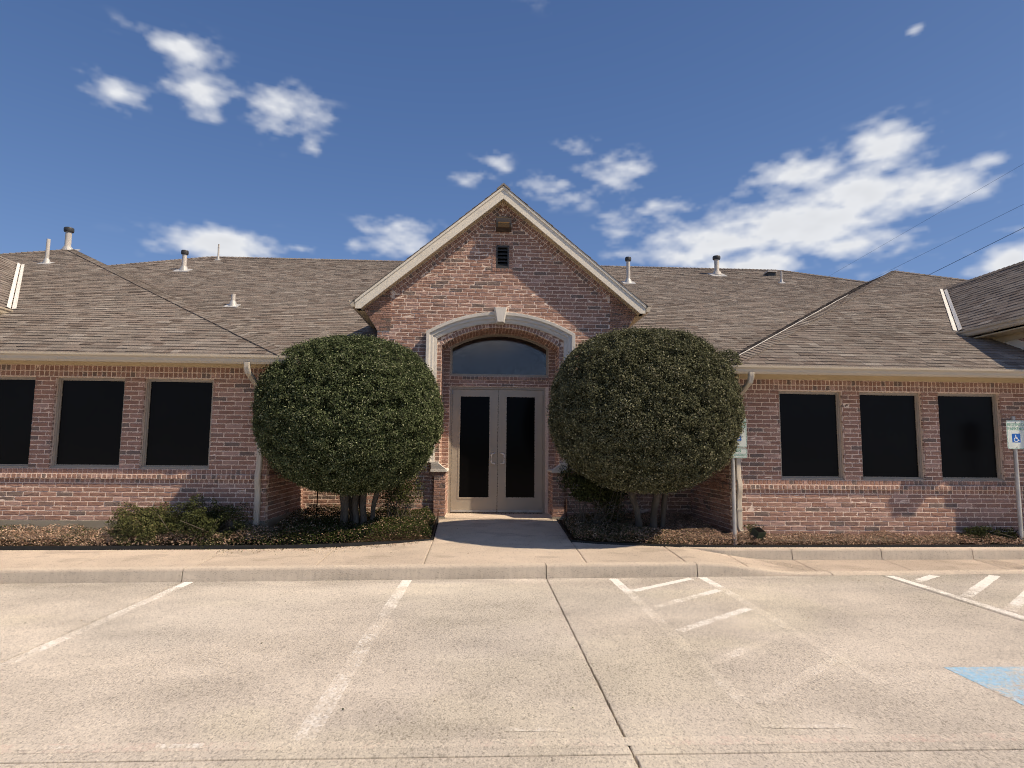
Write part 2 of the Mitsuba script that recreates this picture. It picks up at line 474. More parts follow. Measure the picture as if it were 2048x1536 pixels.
XA, YA, ZA = np.array([1., 0, 0]), np.array([0, 1., 0]), np.array([0, 0, 1.])
B = thing('office_building', 'single storey red brick office building with brown shingle hip roofs and a gabled arched entrance', 'building')

# ------------------------------------------------------------------ ground, lot
put('ground', [[-400, -400, -.12], [400, -400, -.12], [400, 400, -.12], [-400, 400, -.12]], [[0, 1, 2], [0, 2, 3]], 'ground_grass', kind='structure')
labels['ground']['label'] = 'dry grassy ground reaching to the horizon around the building'


def walkZ(y):
    return .15 + .045 * (y - 8.1)


def sstep(a, b, x):
    t = np.clip((np.asarray(x, float) - a) / (b - a), 0, 1)
    return t * t * (3 - 2 * t)


def kerbY(x):
    return 8.1 + .045 * np.asarray(x, float)


def paveZ(x, y):
    """height of the pavement: a raised walk that falls to a low landing at the right"""
    y = np.asarray(y, float)
    low = .012 + .055 * np.clip(y - kerbY(x), 0, 2)
    t = sstep(2.85, 4.35, x)
    return walkZ(y) * (1 - t) + low * t


def slab(key, corners, zf, m, nx=24, ny=24, gap=.006, rag=.0, seed=0, drop=.008, skirt=.06, smooth=True, **lab):
    """a concrete slab with eased, uneven edges between the joints; corners in plan: front-left, front-right, back-right, back-left"""
    r = np.random.default_rng(seed)
    c = np.asarray(corners, float)
    cen = c.mean(0)
    s = np.concatenate([[0, .012], np.linspace(.02, .98, nx - 2), [.988, 1]])
    t = np.concatenate([[0, .012], np.linspace(.02, .98, ny - 2), [.988, 1]])
    # the first ring lies 12 mm from the edge
    lx = np.linalg.norm(c[1] - c[0])
    ly = np.linalg.norm(c[3] - c[0])
    s[1], s[-2], t[1], t[-2] = .014 / lx, 1 - .014 / lx, .014 / ly, 1 - .014 / ly
    S, Tt = np.meshgrid(s, t, indexing='ij')
    P = (1 - S)[..., None] * (1 - Tt)[..., None] * c[0] + S[..., None] * (1 - Tt)[..., None] * c[1] + S[..., None] * Tt[..., None] * c[2] + (1 - S)[..., None] * Tt[..., None] * c[3]
    nxx, nyy = S.shape
    e = np.zeros((nxx, nyy), bool)
    e[[0, -1]] = True
    e[:, [0, -1]] = True
    # pull the edge in by the half joint, unevenly
    inward = np.zeros_like(P)
    w = gap / 2 + rag * np.abs(meshkit.fbm(np.stack([P[..., 0] * 9, P[..., 1] * 9, 0 * S + seed], -1), 4, seed) - .35)
    inward[0, :, 0] += 1
    inward[-1, :, 0] -= 1
    inward[:, 0, 1] += 1
    inward[:, -1, 1] -= 1
    P = P + inward * w[..., None]
    Z = zf(P[..., 0], P[..., 1]) - drop * e
    v = np.concatenate([P, Z[..., None]], -1).reshape(-1, 3)
    idx = np.arange(nxx * nyy).reshape(nxx, nyy)
    q = np.stack([idx[:-1, :-1], idx[1:, :-1], idx[1:, 1:], idx[:-1, 1:]], -1).reshape(-1, 4)
    per = np.concatenate([idx[:-1, 0], idx[-1, :-1], idx[:0:-1, -1], idx[0, :0:-1]])
    back = v[per] - [0, 0, skirt]
    m_ = len(per)
    k = np.arange(m_)
    sk = np.stack([per, nxx * nyy + k, nxx * nyy + (k + 1) % m_, per[(k + 1) % m_]], -1)
    f = np.vstack([q, sk])
    f = np.vstack([f[:, [0, 1, 2]], f[:, [0, 2, 3]]])
    return put(key, np.vstack([v, back]), f, m, None, 40, **lab)


# the bed under the slabs shows only as the dark of the joints
put('parking_lot', [[-26, -30, -.064], [26, -30, -.064], [26, 9.4, -.064], [-26, 9.4, -.064]], [[0, 1, 2], [0, 2, 3]], 'joint_dark', kind='structure')
labels['parking_lot']['label'] = 'pale sun bleached concrete parking lot with saw cut joints and worn white stall lines'
xs = [-21.5, -17, -12.5, -8.05, -3.60, .85, 5.36, 9.8, 14.3, 18.8]
ys = [-24, -19.5, -15, -10.4, -5.75, -1.1, 3.545, None]
for i in range(len(xs) - 1):
    for j in range(len(ys) - 1):
        x0, x1, y0, y1 = xs[i], xs[i + 1], ys[j], ys[j + 1]
        b1, b0 = (float(kerbY(x1)), float(kerbY(x0))) if y1 is None else (y1, y1)
        near = j >= 5 and 3 <= i <= 6
        slab('parking_lot__concrete_slab', [(x0, y0), (x1, y0), (x1, b1), (x0, b0)], lambda x, y: 0 * x, 'lot_concrete',
             nx=160 if near else 4, ny=160 if near else 4, gap=.006, rag=.015 if near else 0, seed=i * 10 + j, drop=.006, skirt=.066)


def stripe(key, a, b, w, m, k0, k1, z=.0013, n=40, seed=0):
    """worn paint line from a to b: keep value k0 .. k1 along it"""
    a, b = np.asarray(a, float), np.asarray(b, float)
    d = (b - a) / np.linalg.norm(b - a)
    s = np.array([-d[1], d[0]])
    t = np.linspace(0, 1, n)
    r = np.random.default_rng(seed)
    e = w / 2 + (meshkit.fbm(np.stack([t * 14, t * 0 + seed, t * 0], -1), 3, seed) - .5) * .012
    L = a + (b - a) * t[:, None] + s * e[:, None]
    R = a + (b - a) * t[:, None] - s * e[:, None]
    v = np.concatenate([np.c_[L, np.full(n, z)], np.c_[R, np.full(n, z)]])
    i = np.arange(n - 1)
    f = np.stack([i + n, i + n + 1, i + 1, i], 1)
    k = k0 + (k1 - k0) * t + (meshkit.fbm(np.stack([t * 6, t * 0 + seed * 3.3, t * 0], -1), 2, seed + 5) - .5) * .22
    uv = np.tile(np.stack([k, t], 1), (2, 1))
    return put(key, v, np.vstack([f[:, [0, 1, 2]], f[:, [0, 2, 3]]]), m, uv)


PL = 'parking_lot'
stripe(PL + '__stall_line', (-3.50, 7.92), (-3.50, 7.62), .11, 'white_paint', .95, .6, seed=1)
stripe(PL + '__stall_line', (-3.50, 7.62), (-3.55, 3.7), .11, 'white_paint', .42, .30, seed=2)
stripe(PL + '__stall_line', (-.90, 8.02), (-.91, 7.55), .12, 'white_paint', .7, .40, seed=3)
stripe(PL + '__stall_line', (-.91, 7.55), (-.98, 3.75), .13, 'white_paint', .36, .35, seed=4)
stripe(PL + '__stall_line', (1.70, 8.10), (1.73, 7.1), .11, 'white_paint', .85, .36, seed=5)
stripe(PL + '__stall_line', (1.73, 7.1), (1.75, 3.85), .11, 'white_paint', .30, .14, seed=6)
stripe(PL + '__stall_line', (2.88, 8.19), (2.90, 7.6), .11, 'white_paint', .85, .45, seed=7)
stripe(PL + '__stall_line', (2.90, 7.6), (2.88, 4.5), .11, 'white_paint', .32, .16, seed=8)
stripe(PL + '__stall_line', (5.45, 8.28), (5.46, 7.6), .12, 'white_paint', 1.0, .75, seed=9)
stripe(PL + '__stall_line', (5.46, 7.6), (5.47, 4.2), .11, 'white_paint', .55, .4, seed=10)
for a, b, k0, k1 in (((1.79, 7.42), (2.72, 8.12), .62, .95), ((1.84, 6.68), (2.84, 7.47), .30, .66), ((1.82, 5.82), (2.83, 6.62), .36, .56), ((1.80, 4.95), (2.80, 5.77), .22, .24), ((1.85, 4.2), (2.84, 5.05), .23, .26)):
    stripe(PL + '__hatch_line', a, b, .10, 'white_paint', k0, k1, seed=int(a[1] * 7))
for a, b, k0, k1 in (((5.56, 7.93), (6.09, 8.30), .35, 1.0), ((5.56, 7.1), (6.93, 8.30), .4, .85), ((5.56, 6.5), (7.7, 8.33), .42, .8), ((5.56, 5.7), (8.35, 8.2), .4, .6)):
    stripe(PL + '__hatch_line', a, b, .12, 'white_paint', k0, k1, seed=int(b[0] * 9))
stripe(PL + '__fire_lane_line', (-9, 3.70), (9, 3.68), .10, 'red_paint', .30, .30, n=160, seed=11)
for x, l, k in ((-2.5, .35, .26), (-1.76, .25, .42), (.16, .35, .25), (1.75, .42, .27), (2.15, .1, .28)):
    stripe(PL + '__lettering_remnant', (x, 3.70 + (.16 if x > 0 else 0)), (x + l, 3.70 + (.14 if x > 0 else 0)), .05, 'white_paint', k, k - .08, z=.0026, seed=int(x * 10) + 40)
# blue square with the white wheelchair mark, most of it out of the frame
g = np.linspace(0, 1, 20)
G, Hh = np.meshgrid(g, g, indexing='ij')
bv = np.stack([3.575 + G * 1.22, 3.60 + Hh * 1.235, 0 * G + .002], -1).reshape(-1, 3)
gi = np.arange(400).reshape(20, 20)
gq = np.stack([gi[:-1, :-1], gi[1:, :-1], gi[1:, 1:], gi[:-1, 1:]], -1).reshape(-1, 4)
kk = .34 + .22 * Hh - .10 * G + .22 * (meshkit.fbm(np.stack([G * 5, Hh * 5, 0 * G], -1), 3, 4) - .5)
put(PL + '__blue_square', bv, np.vstack([gq[:, [0, 1, 2]], gq[:, [0, 2, 3]]]), 'blue_paint', np.stack([kk.ravel(), G.ravel()], 1))


def isa_symbol(s):
    """the wheelchair symbol in a square of side s, origin at the lower left"""
    import shapely.geometry as sg
    pts = []
    head = sg.Point(.42, .87).buffer(.075)
    body = LineString([(.43, .76), (.45, .47), (.66, .47), (.78, .20), (.88, .24)]).buffer(.045, join_style=1)
    arm = LineString([(.44, .63), (.64, .63)]).buffer(.035)
    arc = LineString([(.46 + .27 * math.cos(a), .31 + .27 * math.sin(a)) for a in np.radians(np.linspace(118, 350, 40))]).buffer(.04)
    return affinity.scale(shapely.union_all([head, body, arm, arc]), s, s, origin=(0, 0))


sym = affinity.translate(isa_symbol(.95), 3.70, 3.72)
mm = trimesh.creation.extrude_polygon(sym, .0015, engine='earcut')
mm = mm.subdivide_to_size(.06)
vv = mm.vertices + [0, 0, .0045]
put(PL + '__wheelchair_mark', vv, mm.faces, 'white_paint', np.stack([np.full(len(vv), .56), vv[:, 0]], 1))

# ------------------------------------------------------------------ kerb, pavement
bedL = [(-26, 9.0), (-8, 9.02), (-6.55, 9.05), (-4.9, 9.09), (-3.6, 9.13), (-2.55, 9.19), (-1.9, 9.33), (-1.2, 9.60), (-.74, 9.84), (-.80, 11.9)]
bedR = [(1.44, 11.9), (1.41, 9.72), (1.75, 9.58), (2.2, 9.48), (2.75, 9.40), (3.56, 9.34), (8.4, 9.44), (26, 9.8)]
put('sidewalk', [[-26, 7.0, -.07], [26, 9.0, -.07], [26, 12.8, -.07], [-26, 12.8, -.07]], [[0, 1, 2], [0, 2, 3]], 'joint_dark', kind='structure')
labels['sidewalk']['label'] = 'tan concrete sidewalk and entrance walk behind the kerb'
KW = .16   # kerb top width


def bed_front(x):
    L = np.array(bedL[:-1] + [(0, 9.84), (1, 9.84)] + bedR[1:])
    return float(np.interp(x, L[:, 0], L[:, 1]))


jl = [-26, -17.6, -12.4, -7.9, -5.0, -3.52, -2.06, -.72, 1.40, 2.74, 3.6, 4.58, 5.95, 7.38, 8.8, 13.3, 26]
for i, (a, b) in enumerate(zip(jl[:-1], jl[1:])):
    dense = -9 < a < 9
    ba, bb = bed_front(a) - .006, bed_front(b) - .006
    if a == -.72:
        ba = bb = 9.84
    if a >= 3.6:
        ba -= .20
        bb -= .20
    if a == 2.74:
        bb -= .10
    slab('sidewalk__concrete_slab', [(a, kerbY(a) + KW), (b, kerbY(b) + KW), (b, bb), (a, ba)], paveZ, 'walk_concrete', nx=40 if dense else 6, ny=20 if dense else 4, gap=.007, rag=.006, seed=300 + i, drop=.006, skirt=.14)
slab('sidewalk__concrete_slab', [(-.72, 9.846), (1.40, 9.846), (1.43, 11.86), (-.77, 11.86)], paveZ, 'walk_concrete', nx=30, ny=30, gap=.006, rag=.006, seed=350, drop=.006, skirt=.14)
slab('sidewalk__door_step', [(-.86, 11.868), (1.55, 11.868), (1.55, 12.80), (-.86, 12.80)], lambda x, y: 0 * x + .333, 'walk_concrete', nx=30, ny=12, gap=.006, rag=.004, seed=351, drop=.008, skirt=.2)
# score lines of the ramps
for x0, x1, y0, y1, n in ((3.95, 4.62, 9.05, 8.45, 7), (7.35, 7.7, 9.15, 8.5, 8)):
    gm = MB()
    for k in range(n):
        a = np.array([x0 + k * .05, y0])
        b = np.array([x1 + k * .05 - .1, y1])
        t = np.linspace(0, 1, 14)
        q = a + (b - a) * t[:, None]
        z = paveZ(q[:, 0], q[:, 1])
        s = np.array([.006, .002])
        v = np.concatenate([np.c_[q - s, z + .001], np.c_[q + s, z + .001], np.c_[q, z + .0025]])
        i = np.arange(13)
        gm.add(v, np.vstack([np.stack([i, i + 28, i + 29, i + 1], 1), np.stack([i + 28, i + 14, i + 15, i + 29], 1)]))
    gm.put('sidewalk__score_lines', 'walk_concrete', kind='stuff')

put('kerb', [[-26, 6.9, -.069], [26, 9.2, -.069], [26, 9.3, -.069], [-26, 7.0, -.069]], [[0, 1, 2], [0, 2, 3]], 'joint_dark', kind='structure')
labels['kerb']['label'] = 'low grey concrete kerb between the parking lot and the sidewalk'


def kerb_run(x0, x1, base, top, width, key, n=60, gap=.006, flip=False):
    x = np.linspace(x0 + gap, x1 - gap, n)
    y = base(x)
    h = top(x)
    lo = np.minimum(h, 0) - .06
    r = np.minimum(.03, np.maximum(h * .35, .001))
    rows = [(y, lo), (y, np.zeros(n) if not flip else h * 0 + .04), (y + .018, h - r), (y + .018 + r * .3, h - r * .3), (y + .018 + r, h), (y + width, h + .002), (y + width, lo)]
    v = np.concatenate([np.c_[x, a, b] for a, b in rows])
    i = np.arange(n - 1)
    f = []
    for k in range(len(rows) - 1):
        f.append(np.stack([k * n + i, k * n + i + 1, (k + 1) * n + i + 1, (k + 1) * n + i], 1))
    m = len(rows)
    ends = []
    for e in (0, n - 1):
        ring = [k * n + e for k in range(m)]
        for k in range(1, m - 1):
            ends.append([ring[0], ring[k], ring[k + 1]])
    f = np.vstack(f)
    f = np.vstack([f[:, [0, 1, 2]], f[:, [0, 2, 3]], ends])
    return put(key, v, f, 'kerb_concrete', None, 50)


kj = [-26, -17, -12.5, -8.05, -3.60, .85, 2.84, 4.7]
for a, b in zip(kj[:-1], kj[1:]):
    kerb_run(a, b, kerbY, lambda x: paveZ(x, kerbY(x) + KW), KW, 'kerb__kerb_segment')
kerb_run(4.7, 26, kerbY, lambda x: paveZ(x, kerbY(x) + KW), KW, 'kerb__kerb_segment')
kb = [2.75, 4.58, 5.95, 7.38, 8.8, 13.3, 26]
for a, b in zip(kb[:-1], kb[1:]):
    kerb_run(a, b, lambda x: np.array([bed_front(t) for t in x]) - .20 * sstep(2.7, 3.6, x) - .004, lambda x: 0 * x + .205 + .0 * x, .19 + 0 * b, 'kerb__kerb_segment', flip=True)

# ------------------------------------------------------------------ planting beds: soil, edging
soilL = Polygon(bedL + [(-.86, 12.02), (-26, 12.02)])
soilR = Polygon(bedR + [(26, 12.02), (1.44, 12.02)])


def soilZ(x, y):
    return .165 + .05 * (np.asarray(y) - 9.0)


for pg, nm in ((soilL, 'left'), (soilR, 'right')):
    m = trimesh.creation.extrude_polygon(pg, .2, engine='earcut')
    v = m.vertices.copy()
    v[:, 2] = np.where(v[:, 2] > .1, soilZ(v[:, 0], v[:, 1]), -.05)
    k = put('planting_bed', v, m.faces, 'soil', kind='structure')
    labels[k]['label'] = f'dark mulched planting bed along the {nm} wing of the building'
for ln, w in ((bedL, 'left'), (bedR, 'right')):
    l = LineString(ln)
    ribbon = l.buffer(.012, cap_style=2, join_style=2)
    zt = .245
    m = trimesh.creation.extrude_polygon(ribbon, .16, engine='earcut')
    v = m.vertices.copy()
    # thin edging follows the rise of the walk
    top = np.where(v[:, 2] > .08, walkZ(v[:, 1]) + .05 - .035 * sstep(9.3, 9.9, v[:, 1]), .0)
    if w == 'right':
        top = np.where(v[:, 2] > .08, np.maximum(walkZ(v[:, 1]) + .028 - .015 * sstep(9.6, 10., v[:, 1]), .225), .0)
    v[:, 2] = top
    k = put('garden_edging', v, m.faces, 'black_plastic')
    labels[k] = {'label': f'thin black edging strip around the {w} planting bed beside the walk', 'category': 'garden edging'}

# ------------------------------------------------------------------ walls
YW, YG = 9.95, 12.0       # wing fronts, main wall and entrance gable
XL, XR = -3.32, 4.03      # inner corners of the wings
courseW, pitchW = .0705, .2435


def pick_front(xa, xb, n, cx):
    def fn(cen, size):
        ok = np.where((cen[:, 0] > xa) & (cen[:, 0] < xb) & (size > .2) & (cen[:, 2] < 2.62))[0]
        return ok[np.argsort(np.abs(cen[ok, 0] - cx) * .6 + np.abs(cen[ok, 2] - 1.5))][:n]
    return fn


def wing(side):
    L = side == 'left'
    wall = name(B + '__wall')
    if L:
        x0, x1, ztop, zrow, ws, z_head, z_sill = -23.0, XL, 2.86, (2.683, 2.768), [(-7.94, -6.905), (-6.60, -5.555), (-5.255, -4.205)], 2.675, 1.272
        ws = [(a - 1.345 * k, b - 1.345 * k) for k in range(4, 0, -1) for a, b in [ws[0]]] + ws
        zb = .490
    else:
        x0, x1, ztop, zrow, ws, z_head, z_sill = XR, 23.0, 2.805, (2.632, 2.716), [(4.84, 5.895), (6.195, 7.245), (7.53, 8.59)], 2.622, 1.180
        zb = .30
    face = Polygon([(x0, zb), (x1, zb), (x1, ztop), (x0, ztop)])
    holes = shapely.union_all([sbox(a, z_sill, b, z_head) for a, b in ws])
    poly = face.difference(holes)
    m = MB()
    m.tm(extrude_xz(poly, YW + .0045, YW + .12))
    # inner side wall of the wing, facing the entrance
    xs_ = x1 if L else x0
    sgn = 1 if L else -1
    if L:
        m.box(xs_ - .12, xs_ - .009, YW + .10, YG + .05, zb, ztop)
    else:
        m.box(xs_ + .009, xs_ + .12, YW + .10, YG + .05, zb, ztop)
    v, f, u = m.arrays()
    put(wall, v, f, 'mortar', u) if False else scene.__setitem__(wall, mikit.ply((v, f), 'mortar'))
    zr1 = z_sill - .078
    mp = MB().box(x0, x1, YW - .0375, YW + .004, zr1 - .0715, zr1 - .0015)
    put(wall + '__sill_mortar', *mp.arrays()[:2], 'mortar')
    bk = Bricks()
    xa, xb = (max(x0, -11.5), x1) if L else (x0, min(x1, 12.5))
    vis = poly.intersection(sbox(xa, 0, xb, 4))
    z1 = z_sill
    rl = [(z1 - .078, z1), (z1 - .078 - .073, z1 - .078), (z1 - .078 - .073 - .069, z1 - .151)]
    zst = rl[2][0]
    # two rowlock rows under the frieze
    for a, b in ((zrow[0], zrow[1]), (zrow[1], ztop)):
        courses(bk, vis, a, b, b - a, .0722, (0, YW, 0), XA, ZA, -YA, jit=.004, seed=11 + int(a * 100), bond=0, start=.01, rough=.0012)
    # piers between the windows
    courses(bk, vis, z1, zrow[0], courseW, pitchW, (0, YW, 0), XA, ZA, -YA, seed=21 + L, bond=.5, start=.03 if L else .06)
    # three rowlock rows below the sills: the middle one stands proud
    for k, (a, b) in enumerate(rl):
        courses(bk, vis, a, b, b - a, .0742, (0, YW, 0), XA, ZA, -YA, jit=.004, seed=31 + k, bond=0, start=.02 * k, proud=(.006, .042, .0)[k], rough=.0014, depth=.07)
    courses(bk, vis, zst - .066, zst, .066, pitchW, (0, YW, 0), XA, ZA, -YA, seed=41, jit=.01, start=.1, proud=.0)
    courses(bk, vis, zb, zst - .066, courseW, pitchW, (0, YW, 0), XA, ZA, -YA, seed=51 + L, bond=.45, jit=.03, rough=.0018, proud=.0)
    # the wing's inner side wall
    side_poly = Polygon([(YW, zb), (YG - .01, zb), (YG - .01, ztop), (YW, ztop)])
    sp = (xs_, 0, 0)
    N = XA * sgn
    for a, b in ((zrow[0], zrow[1]), (zrow[1], ztop), rl[0], rl[1], rl[2]):
        pr = .042 if (a, b) == rl[1] else 0.
        courses(bk, side_poly, a, b, b - a, .0742, sp, YA, ZA, N, jit=.004, seed=61 + int(a * 50), bond=0, proud=pr, depth=.07)
    courses(bk, side_poly, z1, zrow[0], courseW, pitchW, sp, YA, ZA, N, seed=71)
    courses(bk, side_poly, zst - .066, zst, .066, pitchW, sp, YA, ZA, N, seed=72)
    courses(bk, side_poly, zb, zst - .066, courseW, pitchW, sp, YA, ZA, N, seed=73)
    # brick returns at the window jambs
    for a, b in ws:
        if a < xa or b > xb:
            continue
        jp = Polygon([(YW + .004, z1), (YW + .115, z1), (YW + .115, z_head), (YW + .004, z_head)])
        courses(bk, jp, z1, zrow[0] - .01, courseW, .3, (a - .004, 0, 0), YA, ZA, XA, seed=81, start=-.2 + YW, bond=.0, jit=0, depth=.02)
        courses(bk, jp, z1, zrow[0] - .01, courseW, .3, (b + .004, 0, 0), YA, ZA, -XA, seed=82, start=-.2 + YW, bond=.0, jit=0, depth=.02)
    bk.write(wall, pick_front(*((-7.6, -3.75, 150, -5.3) if L else (4.55, 8.9, 150, 6.6))))
    # foundation, frieze, soffit
    fm = MB()
    fm.box(x0 if L else x0 - .015, x1 + .015 if L else x1, YW - .015, YW + .3, -.05, zb - .003)
    (fm.box(xs_ - .3, xs_ + .014, YW + .301, YG + .05, -.05, zb - .004) if L else fm.box(xs_ - .014, xs_ + .3, YW + .301, YG + .05, -.05, zb - .004))
    fm.put(B + '__foundation', 'foundation')
    fz = MB()
    fz.box(x0, x1 + .012, YW - .022, YW + .1, ztop + .002, ztop + .11) if L else fz.box(x0 - .012, x1, YW - .022, YW + .1, ztop + .002, ztop + .11)
    fz.put(B + '__frieze_board', 'frieze_paint')
    # windows: frame, screen
    for a, b in ws:
        w = name(B + '__window')
        fm = MB()
        ow = Polygon([(a, z_sill), (b, z_sill), (b, z_head), (a, z_head)]).buffer(-.002, join_style=2)
        iw = sbox(a + .036, z_sill + .040, b - .036, z_head - .030)
        fm.tm(extrude_xz(ow.difference(iw), YW + .065, YW + .13))
        iw2 = sbox(a + .050, z_sill + .054, b - .050, z_head - .044)
        fm.tm(extrude_xz(iw.buffer(-.0015, join_style=2).difference(iw2), YW + .080, YW + .128))
        fm.box(a + .003, b - .003, YW + .030, YW + .064, z_sill + .002, z_sill + .026)
        v, f, u = fm.arrays()
        scene[w] = mikit.ply((v, f), 'frame_paint')
        sm = MB()
        sm.box(iw2.bounds[0] - .004, iw2.bounds[2] + .004, YW + .1, YW + .112, iw2.bounds[1] - .004, iw2.bounds[3] + .004)
        put(w + '__solar_screen', *sm.arrays()[:2], 'solar_screen', sm.arrays()[2])
    return ztop


zfL, zfR = wing('left'), wing('right')

# main wall with the entrance gable, one brick plane
cx = .345
AH, AS, AT = 1.147, 3.61, 3.985     # half width, spring and crown of the brick arch opening
AR = ((AT - AS) ** 2 + AH ** 2) / (2 * (AT - AS))
AC = AT - AR


def arch_pts(h, zc, R, n=40):
    a = math.asin(h / R)
    t = np.linspace(-a, a, n)
    return [(cx + R * math.sin(k), zc + R * math.cos(k)) for k in t]


gx0, gx1 = -2.04, 2.767
slope = .833
apexZ = 6.73


def rakeZ(x):
    return apexZ - slope * np.abs(np.asarray(x) - .357)


corbL = Polygon([(-2.36, 4.375), (-2.04, 3.885), (-1.79, 3.885), (-1.79, 4.70), (-2.03, 4.62)])
rake_in = .215   # the soffit line below the roof plane
gable = Polygon([(gx0, 2.5), (gx1, 2.5), (gx1, 4.55), (.357, apexZ - rake_in), (gx0, 4.55)])
low = Polygon([(XL - .2, .35), (XR + .2, .35), (XR + .2, 2.93), (XL - .2, 2.93)])
opening = Polygon([(cx - AH, -1), (cx + AH, -1)] + arch_pts(AH, AC, AR)[::-1])
vent_hole = sbox(.235, 5.165, .485, 5.625)
roof_lim = Polygon([(-4, 0), (4.7, 0), (4.7, rakeZ(4.7) - rake_in), (.357, apexZ - rake_in), (-4, rakeZ(-4) - rake_in)])
front = shapely.union_all([gable, low]).intersection(roof_lim)
corbel_l = Polygon([(-2.38, 4.40), (gx0, 3.875), (-1.785, 3.875), (-1.785, 5.2), (-2.38, 5.2)]).intersection(roof_lim)
corbel_r = Polygon([(3.07, 4.40), (gx1, 3.875), (2.49, 3.875), (2.49, 5.2), (3.07, 5.2)]).intersection(roof_lim)
back = shapely.union_all([front, corbel_l, corbel_r]).difference(opening).difference(vent_hole)
wg = name(B + '__wall')
m = MB().tm(extrude_xz(back, YG + .0045, YG + .10))
# jamb and soffit of the entrance recess
jm = Polygon([(cx - AH - .1, .2), (cx + AH + .1, .2)] + arch_pts(AH + .1, AC, AR + .1)[::-1]).difference(Polygon([(cx - AH - .006, -.5), (cx + AH + .006, -.5)] + arch_pts(AH + .006, AC, AR + .006)[::-1]))
m.tm(extrude_xz(jm, YG + .101, 12.72))
# wall between transom and door, and the narrow strips beside them
Yb = 12.70
strip = Polygon([(cx - AH - .05, .34), (cx + AH + .05, .34)] + arch_pts(AH + .05, AC, AR + .05)[::-1])
dx0, dx1, dz1 = -.655, 1.295, 2.885
tx0, tx1, tz0 = -.665, 1.355, 3.10
TH = (tx1 - tx0) / 2
t_open = Polygon([(tx0, tz0), (tx1, tz0)] + [p for p in arch_pts(TH, AC, AR)[::-1]])
d_open = sbox(dx0, .2, dx1, dz1)
inner = strip.difference(t_open).difference(d_open)
m.tm(extrude_xz(inner, Yb + .0045, Yb + .1))
v, f, u = m.arrays()
scene[wg] = mikit.ply((v, f), 'mortar')
bk = Bricks()
cg, pg_ = .0742, .2535
# rake border: two rows of headers following the slope
n_slope = math.hypot(1, slope)
for s, x_end in ((-1, -1.79), (1, 2.49)):
    U = np.array([s * 1, 0, -slope]) / n_slope
    V = np.array([s * slope, 0, 1]) / n_slope     # towards the roof
    top = np.array([.357, YG, apexZ - rake_in])
    length = abs(x_end - .357) * n_slope
    for row in range(2):
        h = .080
        o = top - V * (.006 + h * (row + 1))
        n0 = 0 if row == 0 else 0
        st = (row + 1) * h * slope + .004
        k = int((length - st + .05) / .0805)
        pos = np.array([o + U * (st + i * .0805) for i in range(k)])
        if s < 0:
            pos = pos + U * (.0805 - .010)
        bk.add(pos, U * s, V, -YA, np.full(k, .0685), np.full(k, h - .012), proud=.004, seed=140 + row + s, rough=.0014)
border = Polygon([(.357, apexZ - rake_in - .17 * n_slope), (-1.79, rakeZ(-1.79) - rake_in - .17 * n_slope), (-1.79, 9), (2.49, 9), (2.49, rakeZ(2.49) - rake_in - .17 * n_slope)])
stone_out = Polygon([(-1.06, 1.2), (-1.06, 3.86)] + [(cx + 2.60 * math.sin(a), 4.18 - 2.60 + 2.60 * math.cos(a)) for a in np.linspace(-.55, .55, 20)] + [(1.75, 3.86), (1.75, 1.2)])
vent_trim = sbox(.155, 5.085, .565, 5.705)
field = front.difference(border).difference(opening.buffer(.09)).difference(vent_trim)
field = field.difference(sbox(-2.6, 3.875, -1.79, 6)).difference(sbox(2.49, 3.875, 3.3, 6))
courses(bk, field, .36, 6.3, cg, pg_, (0, YG, 0), XA, ZA, -YA, seed=151, bond=.5, jit=.05, rough=.0026, start=.07)
for cb in (corbel_l, corbel_r):
    courses(bk, cb.difference(sbox(-1.78, 0, 2.48, 9)), 3.88, 5.0, .0385, .21, (0, YG, 0), XA, ZA, -YA, seed=155, joint=.009, jit=.06, proud=.022, rough=.001)
# frame of headers round the vent
for a, b, c, d, vert in ((.238, .49, 5.628, 5.70, 0), (.238, .49, 5.09, 5.162, 0)):
    courses(bk, sbox(a, c, b, d), c, d, d - c, .0835, (0, YG, 0), XA, ZA, -YA, seed=161, bond=0, jit=0, proud=.010, start=a)
for a, b in ((.160, .232), (.490, .562)):
    courses(bk, sbox(a, 5.09, b, 5.70), 5.09, 5.70, .0762, .2, (0, YG, 0), XA, ZA, -YA, seed=165, bond=0, jit=0, proud=.010, start=a)
# brick arch ring on the face, soffit ring, jambs
nA = 37
a_max = math.asin(AH / AR)
da = 2 * a_max / nA
ang = -a_max + da * np.arange(nA)
Oa, Ua, Va = [], [], []
for a in ang:
    am = a + da / 2
    u = np.array([math.cos(am), 0, -math.sin(am)])
    w = np.array([math.sin(am), 0, math.cos(am)])
    c0 = np.array([cx + (AR + .004) * math.sin(am), YG, AC + (AR + .004) * math.cos(am)])
    Oa.append(c0 - u * (AR * da - .010) / 2)
    Ua.append(u)
    Va.append(w)
bk.add(np.array(Oa), np.array(Ua), np.array(Va), -YA, AR * da - .012, .075, seed=171, rough=.0016, depth=.05)
for k in range(3):
    y0 = YG + .012 + k * .235
    Os = [np.array([cx + AR * math.sin(a + da / 2), y0, AC + AR * math.cos(a + da / 2)]) - np.array(u) * (AR * da - .010) / 2 for a, u in zip(ang, Ua)]
    bk.add(np.array(Os), np.array(Ua), YA, -np.array(Va), AR * da - .010, .225, seed=175 + k, depth=.02, rough=.0016)
